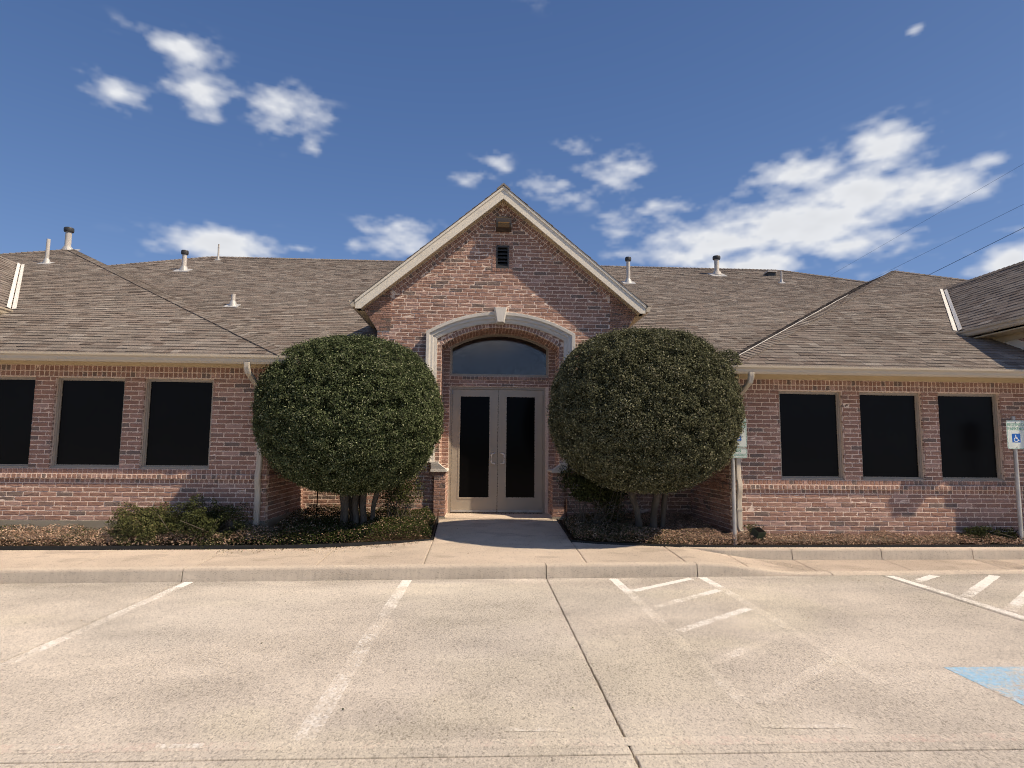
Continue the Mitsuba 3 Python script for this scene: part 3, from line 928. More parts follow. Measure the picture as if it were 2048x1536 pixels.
for s in (-1, 1):
    xe = cx + s * AH
    courses(bk, sbox(min(xe, xe + s * .078), .36, max(xe, xe + s * .078), AS + .02), .36, AS + .02, cg, .3, (0, YG, 0), XA, ZA, -YA, seed=181 + s, bond=0, jit=0, start=min(xe, xe + s * .078))
    jp = Polygon([(YG + .006, .36), (Yb - .004, .36), (Yb - .004, AS), (YG + .006, AS)])
    courses(bk, jp, .36, AS, cg, .235, (xe, 0, 0), YA, ZA, -XA * s, seed=185 + s, start=YG + .006, bond=.0, jit=0)
# back face: header strips, the panel over the door
for a, b in ((cx - AH + .004, tx0 - .004), (tx1 + .004, cx + AH - .004)):
    courses(bk, sbox(a, .36, b, AS + .08), .36, AS + .08, cg, .4, (0, Yb, 0), XA, ZA, -YA, seed=191, bond=0, jit=0, start=a)
courses(bk, sbox(tx0, dz1 + .112, tx1, tz0 - .004), tz0 - .080, tz0 - .004, .076, .0805, (0, Yb, 0), XA, ZA, -YA, seed=195, bond=0, jit=0, proud=.02, rough=.0012)
courses(bk, sbox(tx0, dz1, tx1, tz0), tz0 - .080 - .074, tz0 - .080, .074, pg_, (0, Yb, 0), XA, ZA, -YA, seed=196, start=.05)
courses(bk, sbox(tx0, dz1, tx1, tz0), dz1 + .004, tz0 - .154, .07, pg_, (0, Yb, 0), XA, ZA, -YA, seed=197, start=.15)
# low brick piers under the stone surround
for a, b in ((-.885, -.665), (1.355, 1.575)):
    pierp = sbox(a, .36, b, 1.185)
    courses(bk, pierp, .36, 1.185, cg, .235, (0, YG - .10, 0), XA, ZA, -YA, seed=201, bond=.5, jit=.0, start=a, rough=.0026)
    for xe, N in ((a, -XA), (b, XA)):
        y1 = YG if (N[0] < 0) == (a < 0) else Yb
        courses(bk, Polygon([(YG - .09, .36), (y1 - .005, .36), (y1 - .005, 1.185), (YG - .09, 1.185)]), .36, 1.185, cg, .2435, (xe, 0, 0), YA, ZA, N, seed=205, bond=.5, jit=0, start=YG - .1)
bk.write(wg)
for a, b in ((-.885, -.665), (1.355, 1.575)):
    pm = MB()
    inner_side = 1 if a < 0 else -1
    pm.box(a + .009, b - .009, YG - .091, YG + .008 if False else YG - .003, .3, 1.184)
    xi = (b - .009, b - .12) if a < 0 else (a + .009, a + .12)
    pm.box(min(xi), max(xi), YG - .003, Yb - .002, .3, 1.183)
    pm.put(wg + '__pier_core', 'mortar')
for xa_, xb_, pa_, pb_ in ((XL + .02, -.87, -.90, -.655), (1.565, XR - .02, 1.345, 1.59)):
    fm = MB().box(xa_, xb_, YG - .016, YG + .3, -.05, .356).box(pa_, pb_, YG - .125, YG - .0165, -.05, .352)
    fm.put(B + '__foundation', 'foundation')

# cast stone surround: profile swept up one leg, over the arch and down the other
inn = [(-.885, 1.36), (-.885, 3.735)] + [(cx + 2.524 * math.sin(a), 4.055 - 2.524 + 2.524 * math.cos(a)) for a in np.linspace(-.508, .508, 33)][1:-1] + [(1.575, 3.735), (1.575, 1.36)]
inn = np.array(inn)
t1 = np.diff(inn, axis=0)
t1 /= np.linalg.norm(t1, axis=1, keepdims=True)
nr = np.stack([-t1[:, 1], t1[:, 0]], 1)
nv_ = np.zeros_like(inn)
nv_[0], nv_[-1] = nr[0], nr[-1]
for i in range(1, len(inn) - 1):
    b = nr[i - 1] + nr[i]
    nv_[i] = b / (b @ nr[i])
prof = [(0., -.02), (0., .050), (.018, .050), (.022, .062), (.055, .066), (.075, .080), (.080, .098), (.120, .102), (.140, .120), (.146, .138), (.200, .142), (.206, .136), (.206, -.02)]
v = np.array([[(p[0] + q[0] * o, YG - d, p[1] + q[1] * o) for o, d in prof] for p, q in zip(inn, nv_)])
n_, k_ = v.shape[:2]
i, j = np.meshgrid(np.arange(n_ - 1), np.arange(k_ - 1), indexing='ij')
q = np.stack([i * k_ + j, i * k_ + j + 1, (i + 1) * k_ + j + 1, (i + 1) * k_ + j], -1).reshape(-1, 4)
SA = put(B + '__stone_surround', v.reshape(-1, 3), np.vstack([q[:, [0, 1, 2]], q[:, [0, 2, 3]]]), 'cast_stone', None, 25)
# keystone: bevelled wedge
kf = [(.225, 4.33), (.435, 4.33), (.385, 4.05), (.275, 4.05)]
ko = [(.20, 4.345), (.46, 4.345), (.405, 4.035), (.255, 4.035)]
kv = [(x, YG - .225, z) for x, z in kf] + [(x, YG - .165, z) for x, z in ko] + [(x, YG, z) for x, z in ko]
kq = [[0, 3, 2, 1]] + [[a + l, a + (l + 1) % 4 if False else a + l, 0, 0] for a, l in ()] + []
ff = [[0, 1, 2, 3]]
for lay in (0, 4):
    for e in range(4):
        ff.append([lay + e, lay + 4 + e, lay + 4 + (e + 1) % 4, lay + (e + 1) % 4])
put(SA + '__keystone', np.array(kv), np.vstack([np.array(ff)[:, [0, 1, 2]], np.array(ff)[:, [0, 2, 3]]]), 'cast_stone')
for a, b in ((-.95, -.645), (1.335, 1.64)):
    # splayed base block
    lo_, hi_ = (a, b, YG - .135), ((-.945, -.80, YG - .15) if a < 0 else (1.49, 1.635, YG - .15))
    bm = MB()
    bm.box(a, b, YG - .135, YG - .002, 1.187, 1.235)
    vv = []
    for (x0, x1, y), z in (((a + .01, b - .01, YG - .128), 1.235), (hi_, 1.345), (hi_, 1.375)):
        vv += [(x0, y, z), (x1, y, z), (x1, YG - .003, z), (x0, YG - .003, z)]
    qq = [[8, 9, 10, 11]]
    for lay in (0, 4):
        for e in range(4):
            qq.append([lay + e, lay + (e + 1) % 4, lay + 4 + (e + 1) % 4, lay + 4 + e])
    bm.add(vv, qq)
    xi = (b - .14, b) if a < 0 else (a, a + .14)
    bm.box(xi[0], xi[1], YG - .0015, Yb - .004, 1.187, 1.23)
    v, f, u = bm.arrays()
    put(SA + '__base_block', v, f, 'cast_stone')

# transom
TW = name(B + '__transom_window')
op = Polygon([(tx0, tz0), (tx1, tz0)] + arch_pts(TH, AC, AR - .004)[::-1])
ip = op.buffer(-.045, join_style=2)
scene[TW] = mikit.ply(extrude_xz(op.buffer(-.002).difference(ip), 12.735, 12.80), 'frame_paint')
put(TW + '__pane', *(lambda m: (m.vertices, m.faces))(extrude_xz(ip.buffer(.004), 12.765, 12.775)), 'tinted_glass')

# double door
DF = name(B + '__door_frame')
fr = sbox(dx0 + .001, .335, dx1 - .001, dz1 - .001).difference(sbox(dx0 + .045, .0, dx1 - .045, dz1 - .05))
scene[DF] = mikit.ply(extrude_xz(fr, 12.735, 12.82), 'frame_paint')
mid = (dx0 + dx1) / 2 + .008
for k, (a, b) in enumerate(((dx0 + .05, mid - .004), (mid + .004, dx1 - .05))):
    D = name(B + '__door')
    z0, z1 = .350, dz1 - .056
    ga, gb = a + .145, b - .148
    if k:
        ga, gb = a + .148, b - .142
    hole = sbox(ga, .632, gb, 2.705)
    m = MB().tm(extrude_xz(sbox(a, z0, b, z1).difference(hole), 12.755, 12.80))
    st = hole.difference(hole.buffer(-.022, join_style=2))
    m.tm(extrude_xz(st.buffer(.012, join_style=2).difference(hole.buffer(-.022, join_style=2)), 12.747, 12.7545))
    scene[D] = mikit.ply(m.arrays()[:2], 'door_paint')
    gm = extrude_xz(hole.buffer(.01), 12.775, 12.783)
    put(D + '__glass_pane', gm.vertices, gm.faces, 'door_glass')
    # pull handle
    xh = mid + (-.062 if k == 0 else .070)
    dirn = -1 if k == 0 else 1
    zz = (1.327, 1.532)
    y = 12.752
    path = [(xh - dirn * .0, y, zz[0]), (xh - dirn * .0, y - .05, zz[0]), (xh + dirn * .055, y - .065, zz[0] + .01), (xh + dirn * .062, y - .068, zz[0] + .035), (xh + dirn * .062, y - .068, zz[1] - .035), (xh + dirn * .055, y - .065, zz[1] - .01), (xh, y - .05, zz[1]), (xh, y, zz[1])]
    hv, hf = tube(path, .0145, 10)
    put(D + '__pull_handle', hv, hf, 'handle_metal', None, 60)
    # hinges and threshold sweep
    for zh in (2.77, 1.56, .40):
        xe = a - .004 if k == 0 else b + .004
        hv, hf = tube([(xe, 12.742, zh - .045), (xe, 12.742, zh + .045)], .011, 8)
        put(D + '__hinge', hv, hf, 'steel')
    sm = MB().box(a + .01, b - .01, 12.742, 12.7535, z0 + .012, z0 + .046)
    put(D + '__bottom_sweep', *sm.arrays()[:2], 'galvanised')
bm = MB().box(-1.5, 2.2, 12.90, 12.92, 0, 4.3)
put(B + '__interior', *bm.arrays()[:2], 'interior')

# gable louvre vent
GV = name(B + '__gable_vent')
fr = sbox(.236, 5.166, .484, 5.624).difference(sbox(.262, 5.205, .458, 5.585))
scene[GV] = mikit.ply(extrude_xz(fr, YG - .012, YG + .06), 'dark_metal')
for k in range(5):
    z = 5.215 + k * .074
    v = [(.262, YG - .004, z), (.458, YG - .004, z), (.458, YG + .05, z + .055), (.262, YG + .05, z + .055)]
    v += [(x, y, zz + .006) for x, y, zz in v]
    put(GV + '__slat', np.array(v), np.array([[0, 1, 2], [0, 2, 3], [4, 6, 5], [4, 7, 6], [0, 4, 5], [0, 5, 1], [2, 6, 7], [2, 7, 3]]), 'dark_metal')

# ------------------------------------------------------------------ roofs
RF = name(B + '__roof')
deck = MB()
shingles = []          # (v (10,3), uv) of every shingle


def frame(O, U, S):
    """eave origin O, along the eave U, up the slope S (unit)"""
    U, S = np.asarray(U, float), np.asarray(S, float)
    N = np.cross(U, S)
    if N[2] < 0:
        N = -N
    return np.asarray(O, float), U, S, N


def roof_face(O, U, S, poly, shingle_poly=None, e=.160, lo=.11, hi=.30, seed=0, thick=.05):
    O, U, S, N = frame(O, U, S)
    deck.tm(extrude_frame(poly, O, U, S, N, -thick, -.003))
    if shingle_poly is None:
        shingle_poly = poly
    r = np.random.default_rng(seed)
    _, s0, _, s1 = shingle_poly.bounds
    out_v, out_u = [], []
    for i in range(int((s1 - s0) / e) + 1):
        a = s0 + i * e - (.02 if i == 0 else 0)
        b = s0 + (i + 1) * e + .02
        A_, B_ = spans(shingle_poly, min(a + .03, s1 - .01)), spans(shingle_poly, min(a + e, s1 - .005))
        if len(A_) != len(B_):
            A_ = B_ = spans(shingle_poly, min(a + e * .5, s1 - .01))
        for (p0, p1), (q0, q1) in zip(A_, B_):
            x = p0 - r.uniform(0, .3)
            while x < p1:
                w = r.uniform(lo, hi)
                u0, u1 = max(x, p0), min(x + w, p1)
                x += w
                if u1 - u0 < .02:
                    continue
                v0, v1 = min(max(u0, q0), q1), min(max(u1, q0), q1)
                t = (.008 if r.random() < .5 else .0145) + r.uniform(-.001, .002)
                dz = r.uniform(-.004, .004)
                out_v.append([(u0 + .001, a + dz, t), (u1 - .001, a + dz, t), (v1 - .001, b, .002), (v0 + .001, b, .002), (u0 + .001, a + dz, -.004), (u1 - .001, a + dz, -.004), (v1, b, -.006), (v0, b, -.006)])
                out_u.append(r.random())
    if not out_v:
        return
    L = np.array(out_v)
    W = O + L[..., :1] * U + L[..., 1:2] * S + L[..., 2:] * N
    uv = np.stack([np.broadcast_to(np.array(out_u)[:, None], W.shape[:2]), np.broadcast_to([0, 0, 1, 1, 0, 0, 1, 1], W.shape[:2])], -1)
    shingles.append((W, uv))


SHF = np.array([[0, 1, 2], [0, 2, 3], [4, 5, 1], [4, 1, 0], [5, 6, 2], [5, 2, 1], [7, 4, 0], [7, 0, 3]])


def slope_dir(dx, dy, s):
    d = np.array([dx, dy, s], float)
    return d / np.linalg.norm(d)


Ye = 9.40
sL, sR, sM = .4695, .478, .470
eL, eR = np.array([-2.82, Ye, 2.955]), np.array([3.74, Ye, 2.93])
tL, tR = 9.64, 8.96
kL, kR, kM = math.hypot(1, sL), math.hypot(1, sR), math.hypot(1, sM)
# left wing: front hip triangle, right hip slope, the rest as plain deck
wL = 2 * tL
roof_face(eL, -XA, slope_dir(0, 1, sL), Polygon([(0, 0), (wL, 0), (wL / 2, tL * kL)]), Polygon([(0, 0), (10.5, 0), (11.0, 8 * kL), (wL / 2, tL * kL)]).intersection(Polygon([(0, 0), (wL, 0), (wL / 2, tL * kL)])), seed=1)
roof_face(eL, YA, slope_dir(-1, 0, sL), Polygon([(0, 0), (14, 0), (14, tL * kL), (tL, tL * kL)]), Polygon([(0, 0), (9, 0), (12, tL * kL), (tL, tL * kL)]), seed=2)
roof_face(eL + [-wL, 0, 0], YA, slope_dir(1, 0, sL), Polygon([(0, 0), (14, 0), (14, tL * kL), (tL, tL * kL)]), Polygon(), seed=2) if False else deck.tm(extrude_frame(Polygon([(0, 0), (14, 0), (14, tL * kL), (tL, tL * kL)]), eL + [-wL, 0, 0], YA, slope_dir(1, 0, sL), np.array([-sL, 0, 1]) / kL, -.05, -.003))
wR = 2 * tR
roof_face(eR, XA, slope_dir(0, 1, sR), Polygon([(0, 0), (wR, 0), (wR / 2, tR * kR)]), Polygon([(0, 0), (10.5, 0), (11.5, 6 * kR), (10.5, 8 * kR), (wR / 2, tR * kR)]).intersection(Polygon([(0, 0), (wR, 0), (wR / 2, tR * kR)])), seed=3)
roof_face(eR, YA, slope_dir(1, 0, sR), Polygon([(0, 0), (14, 0), (14, tR * kR), (tR, tR * kR)]), Polygon([(0, 0), (9, 0), (12, tR * kR), (tR, tR * kR)]), seed=4)
deck.tm(extrude_frame(Polygon([(0, 0), (14, 0), (14, tR * kR), (tR, tR * kR)]), eR + [wR, 0, 0], YA, slope_dir(-1, 0, sR), np.array([sR, 0, 1]) / kR, -.05, -.003))
# main roof
Yme, Zr = 11.0, 8.47
tM = (Zr - 2.95) / sM
mx0, mx1 = -9.95 - tM, 11.23 + tM
O = np.array([mx0, Yme, 2.95])
Wm = mx1 - mx0
full = Polygon([(0, 0), (Wm, 0), (Wm - tM, tM * kM), (tM, tM * kM)])
visM = Polygon([(-3.9 - mx0, 0), (4.9 - mx0, 0), (16.5 - mx0, 7.0 * kM), (17 - mx0, 14 * kM), (-16 - mx0, 14 * kM), (-15.2 - mx0, 7.0 * kM)])
notch = sbox(-2.035 - mx0, -1, 2.76 - mx0, 3.0)
full = full.difference(notch)
hid = Polygon([(-2.1 - mx0, -1), (2.85 - mx0, -1), (.357 - mx0, 5.6 * kM)])     # under the entrance gable
roof_face(O, XA, slope_dir(0, 1, sM), full, full.intersection(visM).difference(hid), seed=5)
deck.tm(extrude_frame(full, O + [0, 2 * tM, 0], XA, slope_dir(0, -1, sM), np.array([0, sM, 1]) / kM, -.05, -.003))
for xo, dx in ((mx0, 1), (mx1, -1)):
    deck.tm(extrude_frame(Polygon([(0, 0), (2 * tM, 0), (tM, tM * kM)]), np.array([xo, Yme, 2.95]), YA, slope_dir(dx, 0, sM), np.array([-dx * sM, 0, 1]) / kM, -.05, -.003))
# entrance gable roof
Yrk, gxl, gxr = 11.70, -2.44, 3.145
kG = math.hypot(1, slope)
for xo, s in ((gxl, 1), (gxr, -1)):
    ze = float(rakeZ(xo))
    run = abs(.357 - xo)
    Oe = np.array([xo, Yrk, ze])
    # back edge follows the valley on the main roof: y where the planes meet
    y_e = Yme + (ze - 2.95) / sM - Yrk
    y_r = Yme + (apexZ - 2.95) / sM - Yrk
    roof_face(Oe, YA, slope_dir(s, 0, slope), Polygon([(0, 0), (y_e + .3, 0), (y_r + .3, run * kG), (0, run * kG)]), Polygon([(-.012, -.02), (y_e, -.02), (y_r, run * kG), (-.012, run * kG)]), seed=6 + s, thick=.03)
# cross gables at the outer ends
cgR = dict(xe=9.22, ze=3.95, sl=.667, xr=12.19, yf=8.75, s=1)
cgL = dict(xe=-8.72, ze=4.07, sl=.662, xr=-12.0, yf=8.75, s=-1)
for cgd, (e0, ss) in ((cgR, (eR, sR)), (cgL, (eL, sL))):
    k = math.hypot(1, cgd['sl'])
    run = abs(cgd['xr'] - cgd['xe'])
    zr = cgd['ze'] + cgd['sl'] * run
    ya = Ye + (cgd['ze'] - e0[2]) / ss - cgd['yf']
    yb = Ye + (zr - e0[2]) / ss - cgd['yf']
    Oe = np.array([cgd['xe'], cgd['yf'], cgd['ze']])
    roof_face(Oe, YA, slope_dir(cgd['s'], 0, cgd['sl']), Polygon([(0, 0), (ya + .2, 0), (yb + .2, run * k), (0, run * k)]), Polygon([(0, -.03), (ya - .06, -.03), (yb - .06, run * k), (0, run * k)]), seed=15 + cgd['s'], thick=.03)
    O2 = Oe + np.array([2 * run * cgd['s'], 0, 0])
    n2 = np.array([cgd['s'] * cgd['sl'], 0, 1]) / k
    deck.tm(extrude_frame(Polygon([(0, 0), (ya + .2, 0), (yb + .2, run * k), (0, run * k)]), O2, YA, slope_dir(-cgd['s'], 0, cgd['sl']), n2, -.03, -.003))
    # valley metal: two pale strips
    p0 = np.array([cgd['xe'], cgd['yf'] + ya, cgd['ze']])
    p1 = np.array([cgd['xr'], cgd['yf'] + yb, zr])
    d = (p1 - p0) / np.linalg.norm(p1 - p0)
    nW = np.array([0, -ss, 1]) / math.hypot(1, ss)
    nC = np.array([-cgd['s'] * cgd['sl'], 0, 1]) / k
    wa = np.cross(nW, d)
    wa = wa if wa[0] * cgd['s'] < 0 else -wa
    wb = np.cross(nC, d)
    wb = wb if wb[1] < 0 else -wb
    p0 = p0 + d * .10
    p1 = p1 - d * .05
    fl = MB()
    for w_, n_w in ((wa, nW), (wb, nC)):
        a = [p0 + w_ * .018 + n_w * .022, p1 + w_ * .018 + n_w * .022, p1 + w_ * .085 + n_w * .024, p0 + w_ * .085 + n_w * .024]
        b = [q - n_w * .006 for q in a]
        fl.add(np.array(a + b), [[0, 1, 2, 3], [4, 5, 6, 7], [0, 1, 5, 4], [2, 3, 7, 6], [1, 2, 6, 5], [3, 0, 4, 7]])
    fl.put(B + '__valley_flashing', 'flashing_metal')
    # brick side wall under the eave of the cross gable, gutter, soffit, frieze
    xw = cgd['xe'] + .36 * cgd['s']
    xo = xw + 2 * (run - .36) * cgd['s']
    wc = name(B + '__wall')
    ytop = cgd['yf'] + .35
    zt = cgd['ze'] - .16
    wm = MB()
    wm.box(min(xw + .009 * cgd['s'], xw + .12 * cgd['s']), max(xw + .009 * cgd['s'], xw + .12 * cgd['s']), ytop + .05, cgd['yf'] + ya + .9, .3, zt)
    gp = Polygon([(xw, .3), (xo, .3), (xo, cgd['ze'] - .05), (cgd['xr'], zr - .3), (xw, cgd['ze'] - .05)]) if cgd['s'] > 0 else Polygon([(xo, .3), (xw, .3), (xw, cgd['ze'] - .05), (cgd['xr'], zr - .3), (xo, cgd['ze'] - .05)])
    wm.tm(extrude_xz(gp.buffer(-.009), ytop + .009, ytop + .10))
    scene[wc] = mikit.ply(wm.arrays()[:2], 'mortar')
    bk = Bricks()
    courses(bk, Polygon([(ytop, .3), (cgd['yf'] + ya + .4, .3), (cgd['yf'] + ya + .4, zt - .17), (ytop, zt - .17)]), .3, zt - .17, courseW, pitchW, (xw, 0, 0), YA, ZA, -XA * cgd['s'], seed=231)
    for q in range(2):
        courses(bk, Polygon([(ytop, 0), (cgd['yf'] + ya + .4, 0), (cgd['yf'] + ya + .4, 9), (ytop, 9)]), zt - .17 + .085 * q, zt - .085 + .085 * q, .085, .0722, (xw, 0, 0), YA, ZA, -XA * cgd['s'], seed=235 + q, bond=0, jit=.003)
    courses(bk, gp, .3, zr - .35, courseW * 1.0, pitchW, (0, ytop, 0), XA, ZA, -YA, seed=239)
    bk.write(wc)
    em = MB()
    xs0, xs1 = sorted((cgd['xe'], xw))
    em.box(xs0, xs1, cgd['yf'], cgd['yf'] + ya - .35, cgd['ze'] - .17, cgd['ze'] - .15)
    em.put(B + '__soffit', 'frieze_paint')
    fz = MB()
    a_, b_ = sorted((xw - .022 * cgd['s'], xw + .008 * cgd['s']))
    fz.box(a_, b_, ytop - .02, cgd['yf'] + ya + .2, zt - .12, zt - .012)
    # apron flashing where the wall meets the lower roof
    fz.put(B + '__frieze_board', 'frieze_paint')
    am = MB()
    y0_, y1_ = 9.40, cgd['yf'] + ya + .05
    z0_, z1_ = e0[2] + .01, e0[2] + ss * (y1_ - Ye) + .01
    for (xa_, xb_) in (sorted((xw - .012 * cgd['s'], xw - .004 * cgd['s'])),):
        am.add([(xa_, y0_, z0_), (xa_, y1_, z1_), (xa_, y1_, z1_ + .15), (xa_, y0_, z0_ + .15), (xb_, y0_, z0_), (xb_, y1_, z1_), (xb_, y1_, z1_ + .15), (xb_, y0_, z0_ + .15)],
               [[0, 1, 2, 3], [4, 5, 6, 7], [0, 1, 5, 4], [3, 2, 6, 7], [0, 3, 7, 4], [1, 2, 6, 5]])
    am.put(B + '__step_flashing', 'trim_paint')
    # rake boards on the front
    for sg in (1, -1):
        xa_ = cgd['xe'] if sg == 1 else O2[0]
        p = Polygon([(xa_, cgd['ze'] - .035), (cgd['xr'], zr - .035), (cgd['xr'], zr - .26), (xa_, cgd['ze'] - .26)])
        put(B + '__rake_board', *(lambda m: (m.vertices, m.faces))(extrude_xz(p, cgd['yf'] + .01, cgd['yf'] + .045)), 'trim_paint')

v, f, u = deck.arrays()
scene[RF] = mikit.ply((v, f), 'roof_felt')
SV, SU = np.concatenate([a for a, _ in shingles]), np.concatenate([b for _, b in shingles])
cen = SV[:, :4].mean(1)
okL = np.where((cen[:, 0] > -7.3) & (cen[:, 0] < -3.2) & (np.abs(cen[:, 1] - Ye) < 2.2) & (cen[:, 2] > 2.9) & (cen[:, 2] < 4.2))[0]
okR = np.where((cen[:, 0] > 4.2) & (cen[:, 0] < 8.9) & (np.abs(cen[:, 1] - Ye) < 2.2) & (cen[:, 2] > 2.9) & (cen[:, 2] < 4.0))[0]
pick = np.concatenate([okL[np.argsort(cen[okL, 1] + .02 * np.abs(cen[okL, 0]))][:150], okR[np.argsort(cen[okR, 1] + .02 * np.abs(cen[okR, 0]))][:150]])
for i in pick:
    put(RF + '__shingle', SV[i], SHF, 'shingle', SU[i])
rest = np.ones(len(SV), bool)
rest[pick] = False
V_, U_ = SV[rest], SU[rest]
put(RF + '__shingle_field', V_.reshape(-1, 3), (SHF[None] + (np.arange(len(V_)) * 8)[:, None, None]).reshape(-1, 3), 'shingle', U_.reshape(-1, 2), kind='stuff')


def caps(p0, p1, nA_, nB_, key, w=.15, e=.142, single=True, seed=0):
    """overlapping cap shingles folded over a hip or ridge"""
    r = np.random.default_rng(seed)
    p0, p1 = np.asarray(p0, float), np.asarray(p1, float)
    L = np.linalg.norm(p1 - p0)
    d = (p1 - p0) / L
    nA_, nB_ = np.asarray(nA_, float), np.asarray(nB_, float)
    up = nA_ + nB_
    up /= np.linalg.norm(up)

    def across(n):
        a = np.cross(n, d)
        a /= np.linalg.norm(a)
        return a if a[2] < 0 else -a
    a, b = across(nA_), across(nB_)
    mb = MB()
    for k in range(int(L / e)):
        s0, s1 = k * e, (k + 1) * e + .10
        h0, h1 = .036, .016
        q0, q1 = p0 + d * s0, p0 + d * min(s1, L)
        j = r.uniform(-.006, .006)
        v = [q0 + a * (w + j) + nA_ * (h0 - .006), q0 + up * h0 * 1.25, q0 + b * (w + j) + nB_ * (h0 - .006), q1 + a * w + nA_ * h1, q1 + up * h1 * 1.25, q1 + b * w + nB_ * h1]
        v += [q0 + a * (w + j) - nA_ * .004, q0 - up * .0, q0 + b * (w + j) - nB_ * .004]
        f = [[0, 1, 4], [0, 4, 3], [1, 2, 5], [1, 5, 4], [6, 7, 1], [6, 1, 0], [7, 8, 2], [7, 2, 1], [6, 0, 3], [2, 8, 5]]
        uv = np.array([[r.random(), 0]] * 9)
        if single:
            put(key, np.array(v), np.array(f), 'shingle', uv)
        else:
            mb.add(v, f, uv)
    if not single:
        mb.put(key + '_row', 'shingle', kind='stuff')


nFL, nSL = np.array([0, -sL, 1]) / kL, np.array([sL, 0, 1]) / kL
nFR, nSR = np.array([0, -sR, 1]) / kR, np.array([-sR, 0, 1]) / kR
nFM = np.array([0, -sM, 1]) / kM
pkL, pkR = eL + tL * np.array([-1, 1, sL]), eR + tR * np.array([1, 1, sR])
caps(eL + [0, 0, .0], pkL, nFL, nSL, RF + '__ridge_cap', seed=1)
caps(eR + [0, 0, .0], pkR, nFR, nSR, RF + '__ridge_cap', seed=2)
caps(pkL + 4.0 * np.array([-1, -1, -sL]), pkL, nFL, np.array([-sL, 0, 1]) / kL, RF + '__ridge_cap', single=False, seed=3)
caps(pkR + 4.0 * np.array([1, -1, -sR]), pkR, nFR, np.array([sR, 0, 1]) / kR, RF + '__ridge_cap', single=False, seed=4)
pm0, pm1 = np.array([mx0 + tM, Yme + tM, Zr]), np.array([mx1 - tM, Yme + tM, Zr])
nBM = np.array([0, sM, 1]) / kM
caps(pm0, pm1, nFM, nBM, RF + '__ridge_cap', single=False, seed=5)
caps(pm0 + 4.5 * np.array([-1, -1, -sM]), pm0, nFM, np.array([-sM, 0, 1]) / kM, RF + '__ridge_cap', single=False, seed=6)
caps(pm1 + 4.5 * np.array([1, -1, -sM]), pm1, nFM, np.array([sM, 0, 1]) / kM, RF + '__ridge_cap', single=False, seed=7)
caps((.357, Yrk - .02, apexZ), (.357, Yme + (apexZ - 2.95) / sM, apexZ), np.array([-slope, 0, 1]) / kG, np.array([slope, 0, 1]) / kG, RF + '__ridge_cap', single=False, seed=8)
for cgd in (cgR, cgL):
    k = math.hypot(1, cgd['sl'])
    zr = cgd['ze'] + cgd['sl'] * abs(cgd['xr'] - cgd['xe'])
    caps((cgd['xr'], cgd['yf'], zr), (cgd['xr'], cgd['yf'] + 7.0, zr), np.array([-cgd['sl'], 0, 1]) / k, np.array([cgd['sl'], 0, 1]) / k, RF + '__ridge_cap', single=False, seed=9)
# pale metal edge along the right wing's hip
q0, q1 = eR + .05 * np.array([1, 1, sR]), pkR
dd_ = (q1 - q0) / np.linalg.norm(q1 - q0)
a_ = np.cross(nSR, dd_)
a_ = a_ if a_[1] > 0 else -a_
hv, hf = tube([q0 + a_ * .14 + nSR * .022 + ZA * .004, q0 + (q1 - q0) * .62 + a_ * .14 + nSR * .022 + ZA * .004], .016, 6)
put(B + '__hip_flashing', hv, hf, 'flashing_metal')

# eaves: fascia with gutter, soffit
gut = [(0, .0), (.0, -.118), (-.055, -.118), (-.075, -.09), (-.082, -.05), (-.105, -.025), (-.108, .004), (-.098, .004), (-.092, -.018), (-.012, -.018), (-.012, .0)]


def gutter_x(x0, x1, y, z, key):
    p = np.array(gut)
    n = len(p)
    v = np.concatenate([np.c_[np.full(n, x), p[:, 0] + y, p[:, 1] + z] for x in (x0, x1)])
    m_ = trimesh.creation.extrude_polygon(Polygon(p), x1 - x0, engine='earcut')
    w = m_.vertices
    v = np.stack([x0 + w[:, 2], y + w[:, 0], z + w[:, 1]], 1)
    return put(key, v, m_.faces, 'gutter_metal')


def gutter_y(y0, y1, x, z, side, key):
    m_ = trimesh.creation.extrude_polygon(Polygon(gut), y1 - y0, engine='earcut')
    w = m_.vertices
    v = np.stack([x - side * w[:, 0], y0 + w[:, 2], z + w[:, 1]], 1)
    return put(key, v, m_.faces, 'gutter_metal')


gutter_x(-22.2, -2.72, Ye - .012, 2.965, B + '__gutter')
gutter_x(3.64, 21.5, Ye - .012, 2.935, B + '__gutter')
gutter_y(Ye, 11.6, -2.80, 2.965, 1, B + '__gutter')
gutter_y(Ye, 11.6, 3.72, 2.935, -1, B + '__gutter')
gutter_y(Yrk + .01, 14.3, gxl + .005, float(rakeZ(gxl)) - .01, -1, B + '__gutter')
gutter_y(Yrk + .01, 14.3, gxr - .005, float(rakeZ(gxr)) - .01, 1, B + '__gutter')
gutter_y(cgR['yf'] + .02, 11.48, cgR['xe'] + .01, cgR['ze'] + .0, -1, B + '__gutter')
gutter_y(cgL['yf'] + .02, 11.70, cgL['xe'] - .01, cgL['ze'] + .0, 1, B + '__gutter')
em = MB()
em.box(-22.2, XL + .02, Ye + .005, YW - .023, zfL + .062, zfL + .075).box(XL + .021, -2.815, Ye + .005, 11.5, zfL + .0615, zfL + .0745)
em.put(B + '__soffit', 'frieze_paint')
em = MB()
em.box(XR - .02, 21.6, Ye + .005, YW - .023, zfR + .085, zfR + .098).box(3.735, XR - .021, Ye + .005, 11.5, zfR + .0845, zfR + .0975)
em.put(B + '__soffit', 'frieze_paint')
